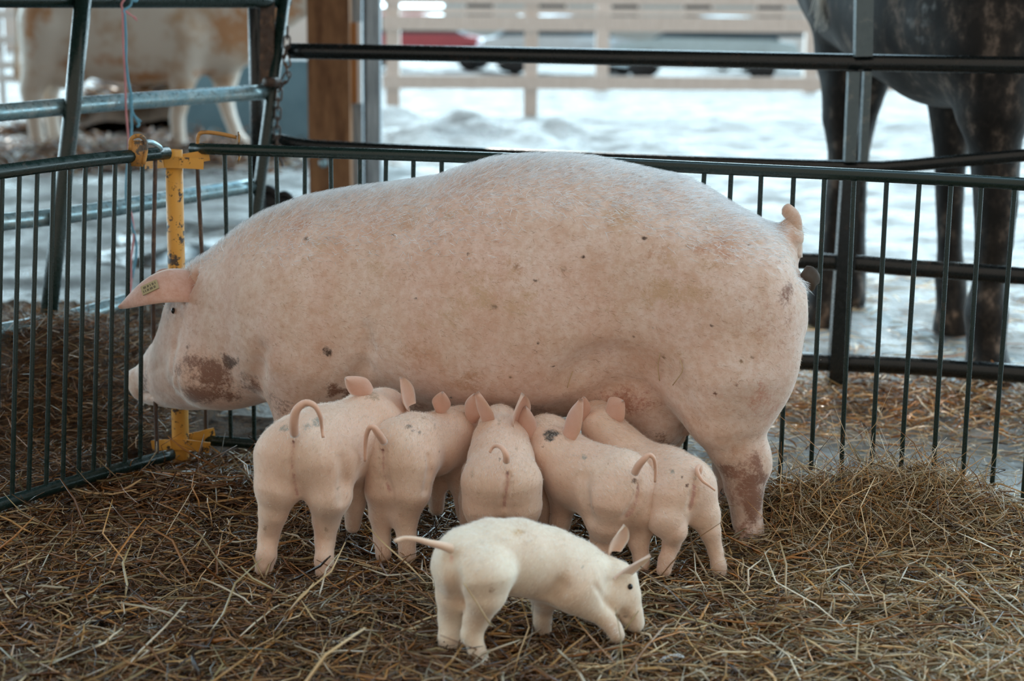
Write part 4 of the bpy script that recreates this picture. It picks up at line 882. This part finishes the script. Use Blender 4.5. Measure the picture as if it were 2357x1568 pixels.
# twine tied to the gate
tw = thing('baler_twine', 'frayed pink and blue baler twine hanging from the top rail of the leaning gate', 'twine', gp(290, 10, .05))
gq = lambda u, v: gp(u, v, .05)
MB().tube(bez([gq(296, -12), gq(280, 8), gq(282, 25), gq(283, 60), gq(284, 110), gq(289, 200), gq(290, 250), gq(296, 330), gq(294, 400), gq(296, 470), gq(304, 500), gq(308, 545), gq(301, 600), gq(302, 650), gq(292, 740)], 90), .0034, 6).build('pink_strand', M_pinkt, tw)
MB().tube(bez([gq(305, -12), gq(300, 12), gq(283, 25), gq(287, 35), gq(290, 90), gq(290, 140), gq(296, 190), gq(303, 225), gq(302, 255), gq(303, 300), gq(297, 340), gq(293, 380), gq(290, 450), gq(299, 500), gq(314, 570), gq(304, 640)], 90), .0042, 6).build('blue_strand', M_bluet, tw)
for pts_, r_ in (((300, 220), (300, 245), (308, 265), (320, 285), (316, 292)), .0042), (((303, 225), (306, 260), (324, 280)), .0035), (((303, 0), (312, 2), (316, -8)), .006): MB().tube(bez([gq(*p) for p in pts_], 14), r_, 6).build('blue_end', M_bluet, tw)
mb = MB()
for k in range(6): mb.tube(bez([gq(288, 25), gq(296, 28 + k), gq(303 + k * 2, 36 + k * 1.2), gq(310 + k, 38 + (k * 7) % 12)], 8), .0016, 5)
mb.build('pink_end', M_pinkt, tw)

# ------------------------------------------------------------------ timber posts of the barn
def ground_at(x, y): return float(bumps(np.array([x]), np.array([y]))[0]) - .02
a = P(708, 200, 9.6); c = P(805, 200, 9.6); w_ = c[0] - a[0]
tpost = thing('timber_post', 'thick brown timber post with a bolt, holding up the barn roof', 'post', ((a[0] + c[0]) / 2, 9.7, 0))
MB().box(((a[0] + c[0]) / 2, 9.7, 1.58), (w_, .2, 3.22)).build('post', M_timber, tpost, smooth=False)
mb = MB(); q = P(745, 375, 9.585); mb.tube([q, q + [0, -.03, 0]], .028, 8); mb.build('bolt', M_galv, tpost)
a = P(806, 200, 9.75); c = P(833, 200, 9.75)
gb = thing('board_post', 'pale grey board fixed beside the brown timber post', 'board', ((a[0] + c[0]) / 2, 9.8, 0))
MB().box(((a[0] + c[0]) / 2, 9.8, 1.58), (c[0] - a[0], .08, 3.22)).build('board', M_grey, gb, smooth=False)
a = P(805, 52, 9.68); c = P(822, 238, 9.68); MB().box(((a[0] + c[0]) / 2, 9.70, (a[2] + c[2]) / 2), (c[0] - a[0], .05, a[2] - c[2])).build('handle', M_bark, gb, smooth=False)
a = P(822, 50, 9.70); c = P(833, 238, 9.70); MB().box(((a[0] + c[0]) / 2, 9.72, (a[2] + c[2]) / 2), (c[0] - a[0], .05, a[2] - c[2])).build('latch_plate', M_white, gb, smooth=False)
a = P(842, 200, 10.2); c = P(874, 200, 10.2)
wp = thing('weathered_post', 'weathered grey wooden post right of the dark gap beside the timber post', 'post', ((a[0] + c[0]) / 2, 10.3, 0))
MB().box(((a[0] + c[0]) / 2, 10.3, 1.5), (c[0] - a[0], .13, 3.2)).build('post', M_grey, wp, smooth=False)
MB().box((a[0] - .02, 10.36, 1.5), (.05, .1, 3.2)).build('gap_shade', M_dark, wp, smooth=False)  # dark strip standing in for the shade of the gap
# gate wheels
for (u, v, r) in ((617, 468, .055), (655, 470, .040)):
    c_ = P(u, v, 6.2); mb = MB(); th = np.linspace(0, 2 * np.pi, 25)[:-1]
    for off, rr in ((0, r),): ring = np.array([c_ + [math.cos(t) * rr * .75, .0, math.sin(t) * rr] for t in th]); mb.tube(np.vstack([ring, ring[:2]]), r * .34, 8, cap=False)
    mb.tube([c_ - [0, .02, 0], c_ + [0, .02, 0]], r * .68, 16)
    o_ = mb.build('rubber_wheel', M_rubber); tag(o_, 'dark rubber wheel at the foot of the leaning gate, ' + ('larger and left one' if r > .05 else 'smaller and right one'), 'wheel', 'rubber wheels at the gate')
    MB().tube([c_, [c_[0], 6.2, 0.0]], .012, 8).build('axle_leg', M_dark, o_)

# ------------------------------------------------------------------ far fences
def board_fence(name, label, posts, rails, Yd, pw, m, group=None, slope=0):
    x0 = P(posts[0], 100, Yd)[0]; t = thing(name, label, 'fence', (x0, Yd, 0), group)
    for u in posts:
        x = P(u, 150, Yd + slope * 0)[0]; MB().box((x, Yd, .80), (pw, pw, 1.66)).build('post', m, t, smooth=False)
    ua, ub = rails[0]
    for v, hh in rails[1]:
        a = P(ua, v, Yd - pw * .5 - .02); b = P(ub, v + (ub - ua) * .006, Yd - pw * .5 - .02); MB().beam(a, b, .04, hh).build('rail', m, t, smooth=False)
    return t
board_fence('paddock_fence', 'pale wooden rail fence across the bright yard behind the sow', (905, 1222, 1980), ((880, 2500), ((-6, .16), (52, .20), (188, .18))), 22.0, .19, M_fence)
board_fence('paddock_fence', 'second pale rail fence farther back, seen through the first one', (905, 1385, 1865), ((850, 2500), ((24, .12),)), 31.0, .26, M_fence)
a = thing('white_rail_gate', 'bright white slatted gate behind the rump of the cow', 'gate', (P(-20, 200, 19)[0], 19, 0))
for v in (34, 92, 150, 180): MB().beam(P(-260, v, 19), P(60, v, 19), .04, .09).build('rail', M_white, a, smooth=False)
for u in (-150, 2, 58): x = P(u, 150, 19)[0]; MB().box((x, 19.06, .75), (.07, .07, 1.5)).build('upright', M_white, a, smooth=False)

# ------------------------------------------------------------------ parked cars and buildings beyond
M_glass = flat('car_glass', (.05, .08, .10), .08); 
def car(x, y, rot, paint, label, scale=1.0):
    m_ = flat('car_paint_' + label[:6].replace(' ', '_'), paint, .18, .1)
    t = thing('car', label, 'car', (x, y, 0), 'cars parked beyond the fences'); cr, sr = math.cos(rot), math.sin(rot)
    def W_(p): p = np.asarray(p, float) * scale; return np.stack([x + p[..., 0] * cr - p[..., 1] * sr, y + p[..., 0] * sr + p[..., 1] * cr, p[..., 2]], -1)
    def ext(prof, hw, top=1.0):
        n = len(prof); pr = np.array(prof); A_ = np.stack([pr[:, 0], -hw * pr[:, 2], pr[:, 1]], 1); B_ = A_ * [1, -1, 1]; V_ = W_(np.concatenate([A_, B_]))
        c0 = W_(np.array([[pr[:, 0].mean(), -hw * .97, pr[:, 1].mean()], [pr[:, 0].mean(), hw * .97, pr[:, 1].mean()]])); k = np.arange(n); k2 = (k + 1) % n
        return np.concatenate([V_, c0]), [np.stack([k, k2, k2 + n, k + n], 1), np.concatenate([np.stack([k2, k, np.full(n, 2 * n)], 1), np.stack([k + n, k2 + n, np.full(n, 2 * n + 1)], 1)])]
    v_, f_ = ext([(-2.15, .35, .9), (-2.2, .6, .95), (-2.1, .85, .97), (-1.5, .93, 1), (.9, .95, 1), (1.9, .80, .95), (2.15, .6, .9), (2.15, .32, .9), (1.75, .28, 1), (-1.75, .28, 1)], .88); MB().add(v_, f_).build('body', m_, t, smooth=False)
    v_, f_ = ext([(-1.75, .92, .95), (-1.2, 1.36, .80), (-.2, 1.42, .80), (.35, 1.36, .80), (1.15, .93, .95)], .80); MB().add(v_, f_).build('cabin', M_glass, t, smooth=False)
    v_, f_ = ext([(-1.25, 1.37, .82), (-1.1, 1.44, .8), (-.1, 1.46, .8), (.4, 1.38, .82)], .80); MB().add(v_, f_).build('roof', m_, t, smooth=False)
    for px_ in (-1.35, 1.35):
        for py_ in (-.86, .86): MB().tube(W_(np.array([[px_, py_ - .1, .32], [px_, py_ + .1, .32]])), .32 * scale, 18).build('wheel', M_rubber, t)
car(P(1300, 100, 40)[0], 40, .1, (.75, .82, .88), 'pale silver car parked beyond the fences, seen left of the others')
car(P(1620, 100, 37)[0], 37, math.pi - .15, (.55, .70, .76), 'light blue car parked between the two fences posts')
car(P(1800, 100, 44)[0], 44, .3, (.85, .87, .88), 'white car parked nearest the horse')
car(P(975, 100, 42)[0], 42, -.1, (.55, .12, .14), 'dull red car parked behind the left end of the pale fence')
def building(x0, x1, y, h, m, label, nw, roof):
    t = thing('farm_building', label, 'building', ((x0 + x1) / 2, y, 0), 'buildings at the far edge of the yard')
    MB().box(((x0 + x1) / 2, y + 2.5, h / 2), (x1 - x0, 5, h)).build('wall', m, t, smooth=False)
    v_ = np.array([[x0 - .3, y - .3, h], [x1 + .3, y - .3, h], [x1 + .3, y + 5.3, h], [x0 - .3, y + 5.3, h], [x0 - .3, y + 2.5, h + 1.6], [x1 + .3, y + 2.5, h + 1.6]])
    MB().add(v_, [np.array([[0, 1, 5, 4], [2, 3, 4, 5], [3, 2, 1, 0]]), np.array([[0, 4, 3], [1, 2, 5]])]).build('roof', roof, t, smooth=False)
    for i in range(nw):
        x = x0 + (i + .5) * (x1 - x0) / nw; f = MB().box((x, y - .03, 1.6), (1.3, .08, 1.1)).build('window', M_white, t, smooth=False); MB().box((x, y - .06, 1.6), (1.1, .06, .9)).build('pane', M_glass, f, smooth=False)
building(-24, -5.5, 60, 3.2, M_white, 'long white farm building far behind the left fence', 7, M_grey)
building(-3, 12, 66, 3.6, flat('pale_cladding', (.55, .66, .70), .6), 'pale blue clad shed at the far end of the yard', 5, M_grey)
building(14, 34, 62, 3.2, M_fence, 'beige farm building far behind the horse', 6, M_grey)

# ------------------------------------------------------------------ the horse
def make_horse():
    F = Field((.7, 5.0, -.03), (3.4, 7.6, 2.3), .022)
    Q_ = lambda u, v, Y, r: (P(u, v, Y + .24), r)
    F.chain([Q_(1990, -60, 6.60, .30), Q_(2040, -55, 6.35, .345), Q_(2120, -20, 6.05, .37), Q_(2200, 20, 5.78, .37), Q_(2270, 40, 5.60, .34)], .12)
    F.chain([Q_(1975, -170, 6.65, .24), Q_(2120, -200, 6.1, .25), Q_(2260, -220, 5.7, .22)], .15)
    # near foreleg with the shoulder over it
    F.chain([Q_(2300, -60, 5.50, .24), Q_(2280, 110, 5.40, .18), Q_(2288, 240, 5.38, .135)], .08)
    F.chain([Q_(2285, 240, 5.38, .125), Q_(2290, 350, 5.38, .090), Q_(2292, 470, 5.37, .078), Q_(2288, 560, 5.37, .068), Q_(2275, 650, 5.38, .058), Q_(2270, 720, 5.38, .080), Q_(2270, 800, 5.37, .070), Q_(2273, 845, 5.35, .085), Q_(2274, 858, 5.34, .095)], .035)
    # far foreleg
    F.chain([Q_(2200, 120, 6.3, .17), Q_(2195, 260, 6.3, .10), Q_(2188, 360, 6.3, .068), Q_(2186, 450, 6.3, .060), Q_(2186, 570, 6.3, .052), Q_(2188, 640, 6.3, .066), Q_(2192, 700, 6.3, .066), Q_(2192, 745, 6.3, .078), Q_(2192, 760, 6.3, .085)], .035)
    # near hind leg
    F.chain([Q_(1985, -90, 6.60, .20), Q_(1950, 20, 6.55, .150), Q_(1943, 130, 6.55, .125), Q_(1942, 200, 6.5, .095), Q_(1937, 270, 6.5, .082), Q_(1938, 350, 6.48, .060), Q_(1925, 450, 6.48, .050), Q_(1916, 560, 6.46, .046), Q_(1905, 620, 6.45, .060), Q_(1893, 690, 6.42, .070), Q_(1886, 735, 6.4, .078)], .05)
    # far hind leg
    F.chain([Q_(2040, -60, 6.9, .22), Q_(2020, 90, 6.9, .13), Q_(2003, 190, 6.95, .085), Q_(1986, 270, 6.98, .065), Q_(1975, 360, 6.95, .05), Q_(1968, 520, 6.95, .048), Q_(1962, 620, 6.93, .065), Q_(1955, 690, 6.9, .078)], .05)
    # neck and head above the frame
    F.chain([Q_(2330, -120, 5.45, .24), Q_(2420, -330, 5.15, .17), Q_(2470, -480, 5.0, .13)], .12)
    F.chain([Q_(2470, -480, 5.0, .125), Q_(2540, -440, 4.93, .11), Q_(2610, -360, 4.88, .075)], .05)
    V, Q = F.mesh(3)
    col = np.tile([.030, .028, .028], (len(V), 1)); 
    lo = V[:, 2] < .34; col[lo] = col[lo] * 1.6
    for c_, r_, t_ in ((P(2170, 60, 5.3), (.10, .5, .3), (.20, .22, .23)), (P(2235, 270, 5.2), (.05, .4, .16), (.20, .22, .23)), (P(2008, 210, 6.9), (.09, .35, .2), (.30, .26, .22)), (P(2180, 690, 6.3), (.08, .3, .12), (.22, .21, .2)), (P(2240, 740, 5.3), (.05, .3, .14), (.25, .24, .22))):  # pale hair, plus sheen painted into the coat colour
        col = blob(col, V, c_, r_, t_, .8, 4, .5)
    hz = np.clip((.09 - V[:, 2]) / .02, 0, 1)[:, None]; col[:, :3] = col[:, :3] * (1 - hz) + np.array([.06, .05, .045]) * hz
    mb = MB().add(V, Q, col)
    for s_ in (-.05, .05):
        b_ = P(2475, -510, 5.0) + [s_, 0, .02]; ear(mb, b_, b_ + [s_ * .3, .02, .16], (1, .3, 0), .035, .5, .008, col=(.06, .055, .055))
    o = mb.build('horse', M_horse, base=(1.6, 6.0, 0))
    tag(o, 'dark dappled horse standing behind the pen on the right', 'horse')
    tl = MB(); r3 = np.random.default_rng(5)
    for i in range(260):
        a_ = P(1925 + r3.normal(0, 16), -230, 6.62); tu, tv = ((1888 + r3.normal(0, 9), r3.uniform(10, 75)) if i % 3 == 0 else (1960 + r3.normal(0, 11), r3.uniform(30, 118)))
        b_ = P(tu, tv, 6.36 + r3.normal(0, .02)); m_ = a_ * .45 + b_ * .55 + np.array([0, -.16, .08]); tl.tube(bez([a_, m_, b_], 7), [.004, .004, .004, .0035, .003, .002, .001], 4, col=(.80, .78, .74))
    q = tl.build('tail', M_hair, o)
    return o
make_horse()

# ------------------------------------------------------------------ the cow
def make_cow():
    Yc = 15.3
    def Q_(u, v, d, r): return (P(u, v, Yc + d), r)
    F = Field((-5.6, Yc - .75, -.04), (-1.55, Yc + .85, 2.2), .034)
    x = [(62, -40, 60, .18), (90, -75, 130, .27), (150, -80, 160, .33), (230, -70, 185, .36), (320, -66, 196, .38), (400, -66, 190, .38), (470, -70, 172, .34), (540, -72, 165, .30), (590, -60, 140, .24), (612, -40, 90, .15)]
    Sx = np.array([P(u, 100, Yc)[0] for u, *_ in x]); F.loft(Sx, [P(u, t, Yc)[2] for u, t, b, w_ in x], [P(u, b, Yc)[2] for u, t, b, w_ in x], [w_ for *_, w_ in x], [Yc] * len(x), 2.4, .05)
    F.chain([Q_(105, 60, -.18, .26), Q_(92, 150, -.18, .17), Q_(72, 205, -.18, .115), Q_(78, 270, -.18, .075), Q_(86, 320, -.18, .07), Q_(92, 348, -.18, .085)], .08)
    F.chain([Q_(140, 60, .18, .24), Q_(122, 160, .18, .14), Q_(112, 215, .18, .10), Q_(122, 290, .18, .07), Q_(132, 330, .18, .08)], .08)
    F.chain([Q_(430, 80, -.2, .22), Q_(424, 160, -.18, .15), Q_(416, 230, -.18, .088), Q_(408, 270, -.18, .075), Q_(412, 325, -.18, .07), Q_(414, 343, -.18, .085)], .08)
    F.chain([Q_(510, 80, .12, .2), Q_(518, 170, .12, .14), Q_(518, 230, .12, .085), Q_(528, 265, .10, .07), Q_(545, 312, .05, .065), Q_(556, 328, .03, .08)], .08)
    F.ell(P(160, 172, Yc), (.17, .18, .15), .08)                        # udder
    F.chain([Q_(585, 20, 0, .24), Q_(650, 20, -.05, .19), Q_(705, -10, -.08, .16)], .15)
    F.chain([Q_(705, -20, -.08, .17), Q_(740, 10, -.1, .13), Q_(765, 50, -.1, .09)], .06)
    V, Q = F.mesh(3)
    col = np.tile([.74, .68, .61], (len(V), 1)); org = (.55, .30, .16)
    for u, v, rx, rz, k in ((520, 70, .22, .32, .8), (585, 60, .25, .4, .9), (640, 10, .35, .3, .85), (470, 170, .2, .1, .6), (75, 60, .12, .45, .7), (90, 10, .25, .16, .6), (250, 140, .35, .10, .6), (330, 178, .35, .09, .8), (160, 160, .18, .2, .6), (110, 40, .15, .2, .5)):
        col = blob(col, V, P(u, v, Yc - .3), (rx, .7, rz), org, k, u, .5)
    col = blob(col, V, P(95, 345, Yc - .2), (.2, .3, .09), (.2, .14, .1), .8)
    mb = MB().add(V, Q, col)
    for s_ in (-1, 1): b_ = P(700, -42, Yc - .08) + [0, s_ * .12, 0]; ear(mb, b_, b_ + [-.05, s_ * .2, -.03], (0, .2, 1), .06, .4, .015, col=(.55, .33, .2))
    o = mb.build('cow', M_cow, base=(P(300, 100, Yc)[0], Yc, 0)); tag(o, 'cream and orange cow standing behind the leaning gate on the left', 'cow')
    b_ = P(62, -40, Yc); MB().tube(bez([b_ + [.05, 0, 0], b_ + [-.10, 0, -.15], P(40, 60, Yc), P(38, 150, Yc), P(42, 190, Yc)], 14), [.04, .035, .03, .025, .02, .018, .016, .016, .018, .03, .04, .04, .03, .01], 8, col=(.6, .5, .42)).build('tail', M_cow, o)
make_cow()
# heap of old litter behind the cow
hb = MB(); hh = lambda x, y: (.62 * np.exp(-((x + 4.1) / .95) ** 2 - ((y - 17.6) / .9) ** 2) + .4 * np.exp(-((x + 3.3) / .5) ** 2 - ((y - 17.4) / .6) ** 2)) * (1 + .15 * np.sin(x * 9) * np.sin(y * 7))
gx, gy = np.meshgrid(np.linspace(-6.4, -2.2, 60), np.linspace(16.7, 19.6, 50), indexing='ij'); gid = np.arange(gx.size).reshape(gx.shape); hb.add(np.stack([gx, gy, hh(gx, gy) - .06], -1).reshape(-1, 3), np.stack([gid[:-1, :-1], gid[1:, :-1], gid[1:, 1:], gid[:-1, 1:]], -1).reshape(-1, 4), mat=1)
n = 5000; x = rng.normal(-4.0, .8, n); y = 17 + abs(rng.normal(0, .9, n)); straws(hb, x, y, hh(x, y) - .04 + rng.uniform(0, .04, n), rng.gamma(3, .06, n) + .05, rng.uniform(.015, .03, n), [2, 3, 3, 1, 1, 5, .3, 3], .3, .05, .7, .3)
tag(hb.build('litter_heap', [M_straw, M_under], base=(-4, 18, 0)), 'brown heap of old litter behind the cow', 'straw', kind='stuff')
# puddle by the yellow post
pd = MB(); c_ = G(425, 560, 0); n = 40; th = np.linspace(0, 2 * np.pi, n, endpoint=False); rr = 1 + .18 * np.sin(3 * th + 1) + .1 * np.sin(7 * th)
V_ = np.stack([c_[0] + .42 * rr * np.cos(th), c_[1] + .75 * rr * np.sin(th), np.full(n, .022)], 1); pd.add(np.vstack([V_, V_ - [0, 0, .05], [[c_[0], c_[1], .024]]]), [np.array([[i, (i + 1) % n, 2 * n] for i in range(n)]), np.array([[i, n + i, n + (i + 1) % n, (i + 1) % n] for i in range(n)])])
tag(pd.build('puddle', M_water), 'shallow glinting puddle on the yard behind the yellow post', 'puddle')
# dark litter the cow stands on
cb = MB(); n = 9000; x = rng.normal(-3.6, .8, n); y = np.minimum(rng.normal(15.0, .8, n), 16.3)
hgt = lambda x, y: .07 * np.exp(-((x + 3.6) / 1.3) ** 2 - ((y - 15.2) / 1.4) ** 2)
straws(cb, x, y, bumps(x, y) + hgt(x, y) - .03 + rng.uniform(0, .03, n), rng.gamma(3, .05, n) + .05, rng.uniform(.01, .025, n), [2, 3, 4, 1, 1, 2, .3, 4], .2, .05, .7, .5)
tag(cb.build('cow_bedding', [M_straw, M_under], base=(-3.6, 15.2, 0)), 'dark brown litter spread under the cow', 'straw', kind='stuff')
for o_ in bpy.data.objects:
    if '_w' in o_: del o_['_w']
